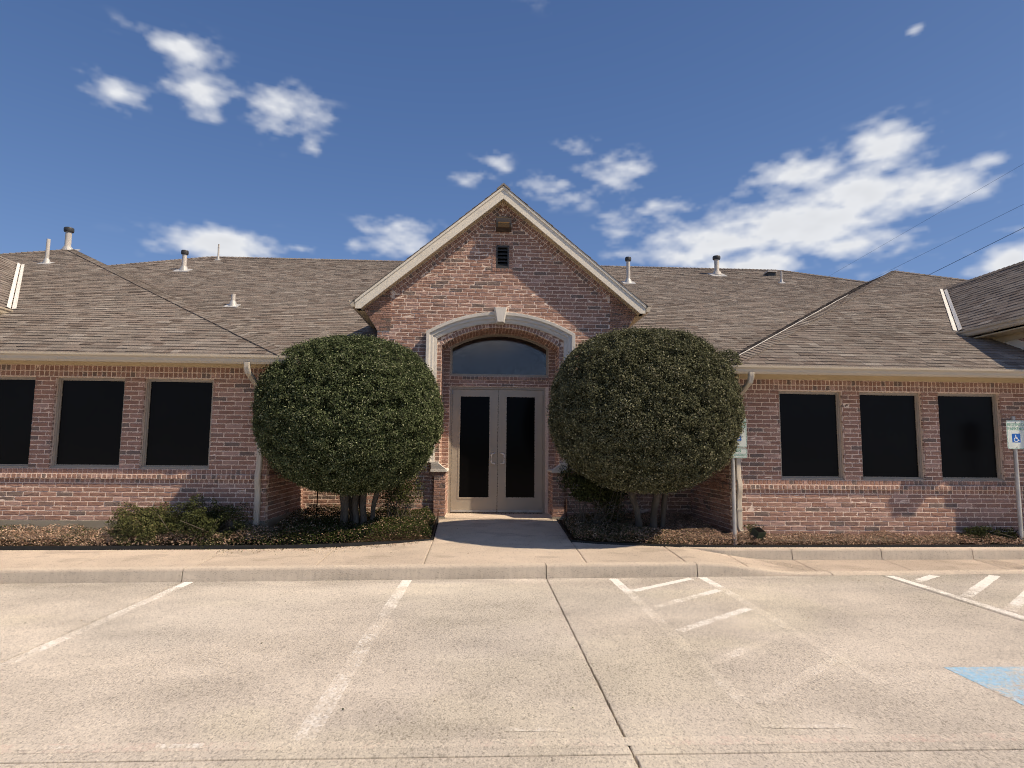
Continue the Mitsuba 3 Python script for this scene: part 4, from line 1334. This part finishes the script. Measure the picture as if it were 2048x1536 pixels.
# entrance gable: rake boards, moulding, sloping soffit, boxed eaves
for s, xo in ((-1, gxl), (1, gxr)):
    def rk(d, x):
        return float(rakeZ(x)) - d
    xe = xo - s * .018
    rb = Polygon([(xe, rk(.045, xe)), (.357 - s * .0005 * s, rk(.045, .357)), (.357, rk(.255, .357)), (xe - s * .10, rk(.255, xe - s * .10)), (xe, rk(.255, xe - s * .10) + .0)])
    me = extrude_xz(rb.buffer(0), Yrk + .018, Yrk + .05)
    put(B + '__rake_board', me.vertices, me.faces, 'trim_paint')
    md = Polygon([(xe + s * .006, rk(.012, xe)), (.357, rk(.012, .357)), (.357, rk(.065, .357)), (xe + s * .006, rk(.065, xe))])
    me = extrude_xz(md, Yrk - .002, Yrk + .0175)
    put(B + '__rake_moulding', me.vertices, me.faces, 'trim_paint')
    so = Polygon([(xo - s * .10, rk(.205, xo - s * .10)), (.357, rk(.205, .357)), (.357, rk(.225, .357)), (xo - s * .10, rk(.225, xo - s * .10))])
    me = extrude_xz(so, Yrk + .0505, YG + .02)
    put(B + '__soffit', me.vertices, me.faces, 'frieze_paint')
    ze = float(rakeZ(xo))
    xa_, xb_ = sorted((xo - s * .01, (gx0 if s < 0 else gx1) - s * .02))
    em = MB().box(xa_, xb_, YG + .02, 14.4, ze - .155, ze - .14)
    em.put(B + '__soffit', 'frieze_paint')
    em = MB().box(min(gx0 if s < 0 else gx1 - .12, 9), (gx0 + .12) if s < 0 else gx1, YG + .102, 15.5, 2.9, 4.5)
    em.put(B + '__cheek_wall', 'mortar')

# downspouts
DS = name(B + '__downspout')
v, q = bent_bar([(-3.475, 9.33, 2.87), (-3.475, 9.33, 2.80), (-3.47, 9.36, 2.73), (-3.44, 9.80, 2.52), (-3.425, 9.87, 2.44), (-3.42, 9.885, 2.35), (-3.42, 9.885, 1.30), (-3.42, 9.84, 1.20), (-3.42, 9.84, 1.10), (-3.42, 9.875, .98), (-3.42, 9.885, .90), (-3.425, 9.885, .45), (-3.44, 9.86, .36), (-3.47, 9.70, .27)], .085, .065)
f = np.vstack([q[:, [0, 1, 2]], q[:, [0, 2, 3]]])
scene[DS] = mikit.ply((v, f), 'downspout_metal', smooth=35)
for z in (2.0, .75):
    put(DS + '__strap', *MB().box(-3.48, -3.36, 9.915, 9.948, z, z + .03).box(-3.468, -3.372, 9.843, 9.8515, z + .0005, z + .0295).arrays()[:2], 'downspout_metal')
DS = name(B + '__downspout')
v, q = bent_bar([(4.115, 9.33, 2.84), (4.115, 9.33, 2.78), (4.112, 9.36, 2.70), (4.10, 9.80, 2.50), (4.10, 9.87, 2.42), (4.10, 9.885, 2.34), (4.10, 9.885, 1.22), (4.10, 9.84, 1.12), (4.10, 9.84, 1.02), (4.10, 9.875, .90), (4.10, 9.885, .82), (4.10, 9.885, .45), (4.11, 9.86, .38), (4.17, 9.72, .29)], .085, .065)
scene[DS] = mikit.ply((v, np.vstack([q[:, [0, 1, 2]], q[:, [0, 2, 3]]])), 'downspout_metal', smooth=35)
for z in (2.0, .70):
    put(DS + '__strap', *MB().box(4.04, 4.16, 9.915, 9.948, z, z + .03).box(4.052, 4.148, 9.843, 9.8515, z + .0005, z + .0295).arrays()[:2], 'downspout_metal')


# roof vents
def vent_pipe(x, y, z, h, r, cap, flare=0.):
    k = name(B + '__vent_pipe')
    pv, pf = lathe([(r * 1.0, -.2), (r * (1 + flare), -.02), (r * (1 + flare * .6), .08), (r, .16 if flare else .02), (r, h), (r * .8, h), (r * .8, h - .05)], (x, y, z), 16)
    scene[k] = mikit.ply((pv, pf), 'pipe_paint', smooth=40)
    # flashing collar with a tilted skirt
    cv, cf = lathe([(r * 2.6, -.16), (r * 2.5, -.10), (r * 1.5, .055), (r * 1.12, .10), (r * 1.05, .10)], (x, y, z), 18)
    cv[:, 2] += (cv[:, 1] - y) * .47 * np.clip(1 - (cv[:, 2] - z) / .1, 0, 1) + .03
    put(k + '__flashing_collar', cv, cf, 'galvanised')
    pl = np.array([(x - r * 3.2, y - r * 3.4), (x + r * 3.2, y - r * 3.4), (x + r * 3.2, y + r * 2), (x - r * 3.2, y + r * 2)])
    zz = z + .47 * (pl[:, 1] - y) + .022
    put(k + '__flashing_plate', np.vstack([np.c_[pl, zz], np.c_[pl, zz - .03]]), np.array([[0, 1, 2], [0, 2, 3], [0, 4, 5], [0, 5, 1], [1, 5, 6], [1, 6, 2], [3, 0, 4], [3, 4, 7]]), 'galvanised')
    if cap:
        cv, cf = lathe([(r * .9, h - .01), (r * 1.45, h + .0), (r * 1.6, h + .03), (r * 1.6, h + .10), (r * 1.45, h + .125), (.001, h + .135)], (x, y, z), 18)
        put(k + '__cap', cv, cf, 'dark_metal' if cap == 1 else 'galvanised', None, 40)
    return k


vent_pipe(-11.56, 16.69, 6.38, .66, .045, 0)
vent_pipe(-12.6, 19.02, 7.45, .58, .085, 1)
vent_pipe(-9.62, 20.05, 7.21, .52, .07, 1)
vent_pipe(-9.47, 22.17, 8.20, .58, .028, 0)
vent_pipe(-6.21, 15.53, 5.08, .30, .05, 0)
vent_pipe(4.68, 19.62, 7.01, .72, .062, 1)
vent_pipe(8.33, 21.48, 7.88, .56, .085, 1, 1.1)
vent_pipe(10.07, 20.23, 7.29, .40, .03, 0)
k = name(B + '__roof_vent')
m = MB().box(10.20, 10.48, 21.45, 21.7, 7.80, 8.02)
scene[k] = mikit.ply(m.arrays()[:2], 'dark_metal')
put(k + '__hood', *MB().box(10.17, 10.51, 21.40, 21.75, 8.02, 8.06).arrays()[:2], 'pipe_paint')

# ------------------------------------------------------------------ wall light at the gable peak
WL = thing('wall_light', 'dark bronze wall light box with amber lens high in the entrance gable', 'wall light')
m = MB()
prof = Polygon([(0, 0), (.10, 0), (.20, .03), (.235, .10), (.225, .20), (.17, .255), (.06, .27), (0, .27)])
me = trimesh.creation.extrude_polygon(prof, .30, engine='earcut')
w = me.vertices
put(WL + '__housing', np.stack([.22 + w[:, 2], YG - .012 - w[:, 0], 5.895 + w[:, 1]], 1), me.faces[:, ::-1], 'dark_bronze', None, 35)
me = trimesh.creation.extrude_polygon(Polygon([(.10, .012), (.205, .028), (.246, .10), (.234, .118), (.15, .12)]), .22, engine='earcut')
w = me.vertices
put(WL + '__lens', np.stack([.26 + w[:, 2], YG - .012 - w[:, 0], 5.895 + w[:, 1]], 1), me.faces[:, ::-1], 'lamp_lens', None, 35)
put(WL + '__back_plate', *MB().box(.235, .505, YG - .012, YG + .004, 5.90, 6.16).arrays()[:2], 'dark_bronze')


# ------------------------------------------------------------------ signs
def rounded(w, h, r):
    return sbox(-w / 2 + r, -h / 2 + r, w / 2 - r, h / 2 - r).buffer(r)


def plate(S, x, y, z, w, h, content, key='panel', yaw=0.):
    def flat(poly, d0, d1, k, mat_):
        me = extrude_xz(poly, 0, d1 - d0)
        v = me.vertices + [0, -d1, 0]
        c, s = math.cos(yaw), math.sin(yaw)
        v = np.stack([x + v[:, 0] * c - v[:, 1] * s, y + v[:, 0] * s + v[:, 1] * c, z + v[:, 2]], 1)
        put(k, v, me.faces, mat_)
    pn = name(S + '__' + key)
    me = extrude_xz(rounded(w, h, .03), -.003, 0)
    c, s = math.cos(yaw), math.sin(yaw)

    def world(v):
        return np.stack([x + v[:, 0] * c - v[:, 1] * s, y + v[:, 0] * s + v[:, 1] * c, z + v[:, 2]], 1)
    scene[pn] = mikit.ply((world(me.vertices), me.faces), 'sign_sheet')
    bd = rounded(w - .014, h - .014, .025)
    me = extrude_xz(bd.difference(bd.buffer(-.006)), -.0042, -.0031)
    put(pn + '__border', world(me.vertices), me.faces, 'sign_green')
    for txt, tx, tz, th in content:
        tm = meshkit.text_mesh(txt, th, .001, bold=True)
        v = tm.vertices
        wd = v[:, 0].max() - v[:, 0].min()
        sc = min(1.0, (w - .04) / wd)
        vv = np.stack([(v[:, 0] - v[:, 0].min() - wd / 2) * sc + tx, -.0032 - v[:, 2], tz + v[:, 1]], 1)
        put(pn + '__lettering', world(vv), tm.faces[:, ::-1], 'sign_green')
    return pn, world


SG = thing('accessible_parking_sign', 'white and green reserved parking sign with blue wheelchair square at the right edge', 'road sign')
pn, wf = plate(SG, 8.50, 9.58, 1.935, .305, .457, [('RESERVED', 0, .135, .046), ('PARKING', 0, .072, .046)])
me = extrude_xz(sbox(-.07, -.125, .07, .015), -.0042, -.0031)
put(pn + '__blue_square', wf(me.vertices), me.faces, 'sign_blue')
me = extrude_xz(affinity.translate(isa_symbol(.12), -.060, -.117), -.0054, -.0043)
put(pn + '__wheelchair_symbol', wf(me.vertices), me.faces, 'sign_white_ink')
for z_ in (.19, -.20):
    pv, pf = tube([wf(np.array([[0, -.009, z_]]))[0], wf(np.array([[0, .0, z_]]))[0]], .007, 8)
    put(pn + '__bolt', pv, pf, 'dark_metal')
pv, pf = tube([(8.50, 9.615, .15), (8.50, 9.615, 2.20)], .030, 14)
put(SG + '__post', pv, pf, 'galvanised', None, 40)
pv, pf = lathe([(.031, 2.19), (.034, 2.20), (.030, 2.225), (.001, 2.235)], (8.50, 9.615, 0), 14)
put(SG + '__post_cap', pv, pf, 'galvanised', None, 40)
SG = thing('accessible_parking_sign', 'white and green parking sign on grey post half hidden by the right round bush', 'road sign')
pn, wf = plate(SG, 3.955, 9.55, 1.60, .305, .15, [('VAN', 0, .018, .04), ('ACCESSIBLE', 0, -.045, .036)], yaw=-.12)
pn, wf = plate(SG, 3.955, 9.55, 1.915, .305, .457, [('RESERVED', 0, .135, .046), ('PARKING', 0, .072, .046)], yaw=-.12)
me = extrude_xz(sbox(-.07, -.125, .07, .015), -.0042, -.0031)
put(pn + '__blue_square', wf(me.vertices), me.faces, 'sign_blue')
me = extrude_xz(affinity.translate(isa_symbol(.12), -.060, -.117), -.0054, -.0043)
put(pn + '__wheelchair_symbol', wf(me.vertices), me.faces, 'sign_white_ink')
pv, pf = tube([(3.90, 9.59, .12), (3.90, 9.59, 2.18)], .030, 14)
put(SG + '__post', pv, pf, 'galvanised', None, 40)

# ------------------------------------------------------------------ small things in the beds
SP = thing('garden_spotlight', 'dark green landscape floodlight tilted up among the brown ground cover', 'garden light')
hv = np.array([(-.10, -.02, 0), (.10, -.02, 0), (.10, .12, .02), (-.10, .12, .02), (-.085, -.05, .10), (.085, -.05, .10), (.085, .06, .17), (-.085, .06, .17)])
c, s = math.cos(.5), math.sin(.5)
hv = np.stack([hv[:, 0] * c - hv[:, 1] * s + 4.26, hv[:, 0] * s + hv[:, 1] * c + 9.52, hv[:, 2] + .30], 1)
put(SP + '__housing', hv, np.array([[0, 3, 2], [0, 2, 1], [4, 5, 6], [4, 6, 7], [0, 1, 5], [0, 5, 4], [1, 2, 6], [1, 6, 5], [2, 3, 7], [2, 7, 6], [3, 0, 4], [3, 4, 7]]), 'green_plastic')
gl = hv[[4, 5, 6, 7]] * .86 + hv[[4, 5, 6, 7]].mean(0) * .14 + [0, -.002, .004]
put(SP + '__glass', gl, np.array([[0, 1, 2], [0, 2, 3]]), 'door_glass')
pv, pf = tube([(4.26, 9.56, .1), (4.26, 9.56, .31)], .015, 8)
put(SP + '__stake', pv, pf, 'green_plastic')
for (x, y, z0, h, tl), lb in (((-.80, 11.80, .28, .22, .02), 'short rusty metal stake left of the entrance door step'), ((1.60, 11.75, .28, .42, -.01), 'thin dark metal stake right of the entrance door step'), ((-2.95, 11.6, .28, .62, .0), 'thin brown stake against the brick wall behind the left bush')):
    pv, pf = tube([(x, y, z0 - .1), (x + tl, y, z0 + h)], .011, 8)
    k = put('garden_stake', pv, pf, 'rust')
    labels[k] = {'label': lb, 'category': 'stake', 'group': 'metal stakes by the entrance wall'}
# power lines behind the building at the right
for (z_a, z_b), lb in (((22.05, 20.85), 'uppermost thin overhead cable crossing the clouds at the right'), ((19.2, 18.45), 'middle thin overhead cable at the right of the sky'), ((17.5, 16.75), 'lowest and darkest overhead cable at the right of the sky')):
    ya, yb = {22.05: (41.4, 67.2), 19.2: (41, 60), 17.5: (41.5, 51)}[z_a]
    t = np.linspace(-30, 190, 60)
    p = np.stack([np.full(60, 38.2), t, z_a + (t - ya) * (z_b - z_a) / (yb - ya)], 1)
    pv, pf = tube(p, .008 if z_a > 22 else .010 if z_a > 19 else .018, 6)
    k = put('power_line', pv, pf, 'cable')
    labels[k] = {'label': lb, 'category': 'power line', 'group': 'overhead cables right of the roof'}

# ------------------------------------------------------------------ foliage


def leaf_mesh(P, Nrm, length, width, r, tone, jitter=.8, fold=.25):
    """one folded four-point leaf per position"""
    n = len(P)
    d = Nrm + r.normal(0, jitter, (n, 3))
    d /= np.linalg.norm(d, axis=1, keepdims=True)
    a = np.cross(d, r.normal(0, 1, (n, 3)))
    a /= np.linalg.norm(a, axis=1, keepdims=True)
    b = np.cross(d, a)
    L = (length * r.uniform(.7, 1.25, n))[:, None]
    W = (width * r.uniform(.75, 1.2, n))[:, None]
    v = np.stack([P - a * L / 2, P + b * W / 2 + d * W * fold, P + a * L / 2, P - b * W / 2 + d * W * fold], 1)
    f = (np.array([[0, 1, 2], [0, 2, 3]])[None] + (np.arange(n) * 4)[:, None, None]).reshape(-1, 3)
    uv = np.repeat(np.stack([tone, r.random(n)], 1), 4, axis=0)
    return v.reshape(-1, 3), f, uv


def crown_radius(d, axes, p, bumps, seed):
    """superellipsoid radius along unit directions, with trimmed-hedge unevenness"""
    p = np.where(d[:, 2] > 0, p, p - .22 * np.clip(-d[:, 2] * 4, 0, 1))
    q = (np.abs(d[:, 0] / axes[0]) ** p + np.abs(d[:, 1] / axes[1]) ** p + np.abs(d[:, 2] / np.where(d[:, 2] > 0, axes[2], axes[3])) ** p) ** (-1 / p)
    k = (meshkit.fbm(d * 2.2 + 5, 3, seed) - .5) * bumps * 2.2 + (meshkit.fbm(d * 9 + 9, 3, seed + 1) - .5) * bumps * 1.6
    return q * (1 + k)


def topiary(lab, centre, axes, p, trunks, n_leaf, leaf, seed, extra=()):
    r = np.random.default_rng(seed)
    K = thing('topiary_tree', lab, 'tree')
    c = np.asarray(centre, float)
    d = r.normal(0, 1, (n_leaf * 2, 3))
    d /= np.linalg.norm(d, axis=1, keepdims=True)
    R = crown_radius(d, axes, p, .023, seed)
    # even density over the surface
    area = R ** 2
    keep = r.random(len(d)) < area / area.max() * 1.15
    d, R = d[keep][:n_leaf], R[keep][:n_leaf]
    clump = meshkit.fbm(d * R[:, None] * 7 + 3, 3, seed + 7)
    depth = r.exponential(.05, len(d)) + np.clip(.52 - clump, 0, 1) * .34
    lift = np.clip(clump - .56, 0, 1) * .06
    P = c + d * (R - np.minimum(depth, .30) + lift)[:, None]
    nrm = d / np.array([axes[0], axes[1], axes[2]]) ** 2
    nrm /= np.linalg.norm(nrm, axis=1, keepdims=True)
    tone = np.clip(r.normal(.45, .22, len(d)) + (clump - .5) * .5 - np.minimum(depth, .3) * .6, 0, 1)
    tone = np.where(r.random(len(d)) < .035, 1., tone)  # a few palest leaves: sun glints put into the leaf colour
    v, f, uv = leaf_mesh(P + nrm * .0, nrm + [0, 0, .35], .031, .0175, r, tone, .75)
    cr = name(K + '__crown')
    vs, fs, us, off = [v], [f], [uv], len(v)
    # shoots that stand out of the trimmed outline
    m_ = int(n_leaf * .03)
    sel = r.integers(0, len(d), m_)
    P2 = c + d[sel] * (R[sel] + r.uniform(0, .038, m_))[:, None]
    v2, f2, u2 = leaf_mesh(P2, d[sel], .034, .017, r, r.uniform(.5, 1, m_), 1.1)
    vs.append(v2); fs.append(f2 + off); us.append(u2); off += len(v2)
    for (ex, er, en) in extra:
        e = r.normal(0, 1, (en, 3))
        e /= np.linalg.norm(e, axis=1, keepdims=True)
        P3 = np.asarray(ex) + e * er * r.uniform(.5, 1, (en, 1)) ** .5 * (1 + .3 * (meshkit.fbm(e * 3, 3, 4)[:, None] - .5))
        v3, f3, u3 = leaf_mesh(P3, e, .034, .018, r, r.uniform(.2, .9, en), .9)
        vs.append(v3); fs.append(f3 + off); us.append(u3); off += len(v3)
    scene[cr] = mikit.ply((np.vstack(vs), np.vstack(fs)), leaf, uv=np.vstack(us))
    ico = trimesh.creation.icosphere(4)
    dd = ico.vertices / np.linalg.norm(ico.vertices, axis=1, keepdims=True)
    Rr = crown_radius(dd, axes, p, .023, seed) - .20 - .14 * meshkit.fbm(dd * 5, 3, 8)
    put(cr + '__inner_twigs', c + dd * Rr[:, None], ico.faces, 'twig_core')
    for path, r0, r1 in trunks:
        pts = np.array(path, float)
        t = np.linspace(0, 1, 14)
        pp = np.stack([np.interp(t, np.linspace(0, 1, len(pts)), pts[:, k]) for k in range(3)], 1)
        pp[:, :2] += (meshkit.noise(np.stack([t * 4, t * 0 + r0 * 100, t * 0 + seed], -1), 3)[:, None] - .5) * .03
        pv, pf = tube(pp, np.linspace(r0, r1, 14) * (1 + .12 * np.cos(np.linspace(0, 9, 14))), 12)
        put(K + '__trunk', pv, pf, 'bark', None, 60)
    return K


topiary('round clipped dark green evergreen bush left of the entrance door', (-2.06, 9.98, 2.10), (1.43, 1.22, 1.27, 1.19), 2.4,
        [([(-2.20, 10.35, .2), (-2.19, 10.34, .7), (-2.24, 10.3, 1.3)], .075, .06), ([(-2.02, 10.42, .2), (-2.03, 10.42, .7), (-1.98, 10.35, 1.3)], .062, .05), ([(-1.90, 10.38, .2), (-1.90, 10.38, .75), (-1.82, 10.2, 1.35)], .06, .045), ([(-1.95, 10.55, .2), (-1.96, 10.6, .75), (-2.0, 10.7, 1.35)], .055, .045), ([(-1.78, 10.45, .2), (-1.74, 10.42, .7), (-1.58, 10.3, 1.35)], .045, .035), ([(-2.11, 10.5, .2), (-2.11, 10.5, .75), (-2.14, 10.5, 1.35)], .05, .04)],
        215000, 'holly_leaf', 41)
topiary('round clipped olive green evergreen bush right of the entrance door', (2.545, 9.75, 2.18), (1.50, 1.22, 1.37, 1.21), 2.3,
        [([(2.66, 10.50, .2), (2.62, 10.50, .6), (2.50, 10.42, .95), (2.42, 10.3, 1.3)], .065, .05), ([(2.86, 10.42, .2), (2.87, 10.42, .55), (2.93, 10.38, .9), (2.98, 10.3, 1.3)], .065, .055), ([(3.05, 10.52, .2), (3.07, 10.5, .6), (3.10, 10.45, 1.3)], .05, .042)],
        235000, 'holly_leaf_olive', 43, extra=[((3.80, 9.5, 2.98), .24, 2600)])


def loose_shrub(base, lab, cat, centre, radii, n_leaf, leaf, seed, stems, size=.034, tone_lo=0., tone_hi=.9, group=None, floor=.2):
    r = np.random.default_rng(seed)
    K = thing(base, lab, cat, group)
    c = np.asarray(centre, float)
    P = r.normal(0, 1, (n_leaf * 3, 3))
    P /= np.linalg.norm(P, axis=1, keepdims=True)
    rad = r.random((len(P), 1)) ** (1 / 2.2)
    q = P * rad * np.asarray(radii) * (1 + 1.1 * (meshkit.fbm(P * 2.4 + seed, 3, seed)[:, None] - .5))
    den = meshkit.fbm((c + q) * 6, 3, seed + 1)
    ok = (den > .46) & ((c + q)[:, 2] > floor)
    q = q[ok][:n_leaf]
    nrm = q / (np.linalg.norm(q, axis=1, keepdims=True) + 1e-9) + [0, 0, .5]
    tone = np.clip(r.uniform(tone_lo, tone_hi, len(q)) + (meshkit.fbm((c + q) * 3, 2, seed + 2) - .5) * .3, 0, 1)
    v, f, uv = leaf_mesh(c + q, nrm, size, size * .55, r, tone, .8)
    put(K + '__foliage', v, f, leaf, uv)
    st = MB()
    for _ in range(stems):
        b = np.array([c[0] + r.normal(0, radii[0] * .28), c[1] + r.normal(0, radii[1] * .28), .2])
        e = c + r.normal(0, .5, 3) * np.asarray(radii)
        mid_ = (b + e) / 2 + r.normal(0, .04, 3)
        st.add(*tube([b, mid_, e], np.array([.008, .006, .003]), 5))
    st.put(K + '__stems', 'bark', kind='stuff')
    return K


loose_shrub('shrub', 'loose leafy shrub against the brick wall right of the left bush trunks', 'shrub', (-1.42, 11.05, .95), (.42, .36, .50), 5200, 'shrub_leaf', 61, 26, .034, 0., .7)
loose_shrub('shrub', 'dark shaggy shrub under the left side of the right round bush', 'shrub', (1.95, 10.75, 1.08), (.62, .45, .40), 11000, 'shrub_leaf', 62, 30, .040, -.2, .5)
loose_shrub('shrub', 'thin leggy shrub in front of the brick wall beside the right bush trunks', 'shrub', (2.25, 11.1, .72), (.34, .3, .42), 2600, 'shrub_leaf', 63, 20, .036, -.1, .6)
loose_shrub('shrub', 'low yellow green shrub below the left wing windows with sunlight put into its paler leaf colour', 'shrub', (-4.85, 9.45, .44), (.55, .34, .36), 13000, 'shrub_leaf', 64, 30, .032, .35, .95)  # leaf tones raised: sunlight painted into the colour
loose_shrub('shrub', 'low twiggy shrub below the left wing wall with bush shade put into its darker leaf colour', 'shrub', (-4.02, 9.48, .47), (.62, .36, .42), 13000, 'shrub_leaf', 65, 70, .032, -.1, .55)  # same leaf with lowered tones: the bush's shade painted in
loose_shrub('shrub', 'small dark green clump on the brown ground cover below the right windows', 'shrub', (8.05, 9.72, .34), (.50, .20, .16), 2600, 'shrub_leaf', 66, 6, .034, -.2, .4)
loose_shrub('shrub', 'small green tuft at the foot of the right downspout', 'shrub', (4.28, 9.76, .34), (.20, .16, .16), 1500, 'shrub_leaf', 67, 4, .03, .2, .8)


def cover(key, label, pg, n, seed, tonef, h0=.10, h1=.2, size=.027):
    r = np.random.default_rng(seed)
    x0, y0, x1, y1 = pg.bounds
    P = np.stack([r.uniform(x0, x1, n), r.uniform(y0, y1, n)], 1)
    ok = shapely.contains_xy(pg, P[:, 0], P[:, 1])
    P = P[ok]
    edge = np.clip(shapely.distance(shapely.points(P), pg.boundary) / .12, 0, 1)
    bump = meshkit.fbm(np.c_[P * 3.0, 0 * P[:, 0]], 3, seed)
    top = (h0 + (h1 - h0) * bump * 1.5) * (.45 + .55 * edge)
    z = soilZ(P[:, 0], P[:, 1]) + top * r.random(len(P)) ** .32 + .01
    nrm = np.stack([r.normal(0, .3, len(P)), r.normal(-.15, .3, len(P)), 1.3 * np.ones(len(P))], 1)
    tone = np.clip(tonef(P[:, 0], P[:, 1], r), 0, 1)
    v, f, uv = leaf_mesh(np.c_[P, z], nrm, size, size * .58, r, tone, .55)
    k = put(key, v, f, 'jasmine_leaf', uv, kind='stuff')
    labels[k].update({'label': label, 'category': 'ground cover'})


def toneL(x, y, r):
    g = meshkit.fbm(np.c_[x * 1.6, y * 1.6, 0 * x], 3, 5)
    brown = sstep(-2.4, -4.2, x) * 1.0
    patch = sstep(.50, .62, g) * sstep(-5.3, -6.3, x)
    t_green = r.uniform(0, .34, len(x))
    t_brown = r.uniform(.38, 1., len(x))
    pb = np.clip(.12 + .80 * brown - .65 * patch, 0, 1)
    return np.where(r.random(len(x)) < pb, t_brown, t_green)


def toneR(x, y, r):
    pb = .45 + .5 * sstep(2.2, 3.4, x)
    return np.where(r.random(len(x)) < pb, r.uniform(.38, 1., len(x)), r.uniform(0, .34, len(x)))


coverL = Polygon(bedL[1:-1] + [(-.80, 11.6), (-.86, 11.97), (-3.28, 11.97), (-3.28, 9.92), (-8.2, 9.92), (-8.2, 9.02)]).buffer(-.02)
coverR = Polygon([(1.47, 11.6), (1.44, 9.75)] + bedR[2:7] + [(9.3, 9.47), (9.3, 9.92), (3.98, 9.92), (3.98, 11.97), (1.9, 11.97), (1.6, 11.6)]).buffer(-.02)
cover('jasmine_ground_cover', 'low brown and green leafy ground cover filling the left planting bed', coverL, 115000, 71, toneL, .11, .27)
cover('jasmine_ground_cover', 'low brown leafy ground cover filling the right planting bed', coverR, 130000, 72, toneR, .07, .17)

# fallen leaves on the walk beside the left bed, a few twigs on the concrete
r = np.random.default_rng(90)
n = 420
x = r.uniform(-3.6, -.9, n)
y = np.array([bed_front(t) for t in x]) - .04 - r.exponential(.10, n)
P = np.c_[x, y, paveZ(x, y) + .006]
xl, yl = r.uniform(-5, 6, 26), r.uniform(3.6, 8.0, 26)
xw_, yw_ = r.uniform(-.6, 1.3, 16), r.uniform(8.6, 11.6, 16)
P = np.vstack([P, np.c_[xl, yl, 0 * xl + .006], np.c_[xw_, yw_, paveZ(xw_, yw_) + .006]])
n = len(P)
v, f, uv = leaf_mesh(P, np.tile([0, 0, 1.], (n, 1)), .022, .013, r, r.uniform(.1, .7, n), .25)
k = put('fallen_leaves', v, f, 'jasmine_leaf', uv, kind='stuff')
labels[k].update({'label': 'small dead leaves scattered on the sidewalk along the left bed', 'category': 'fallen leaves'})
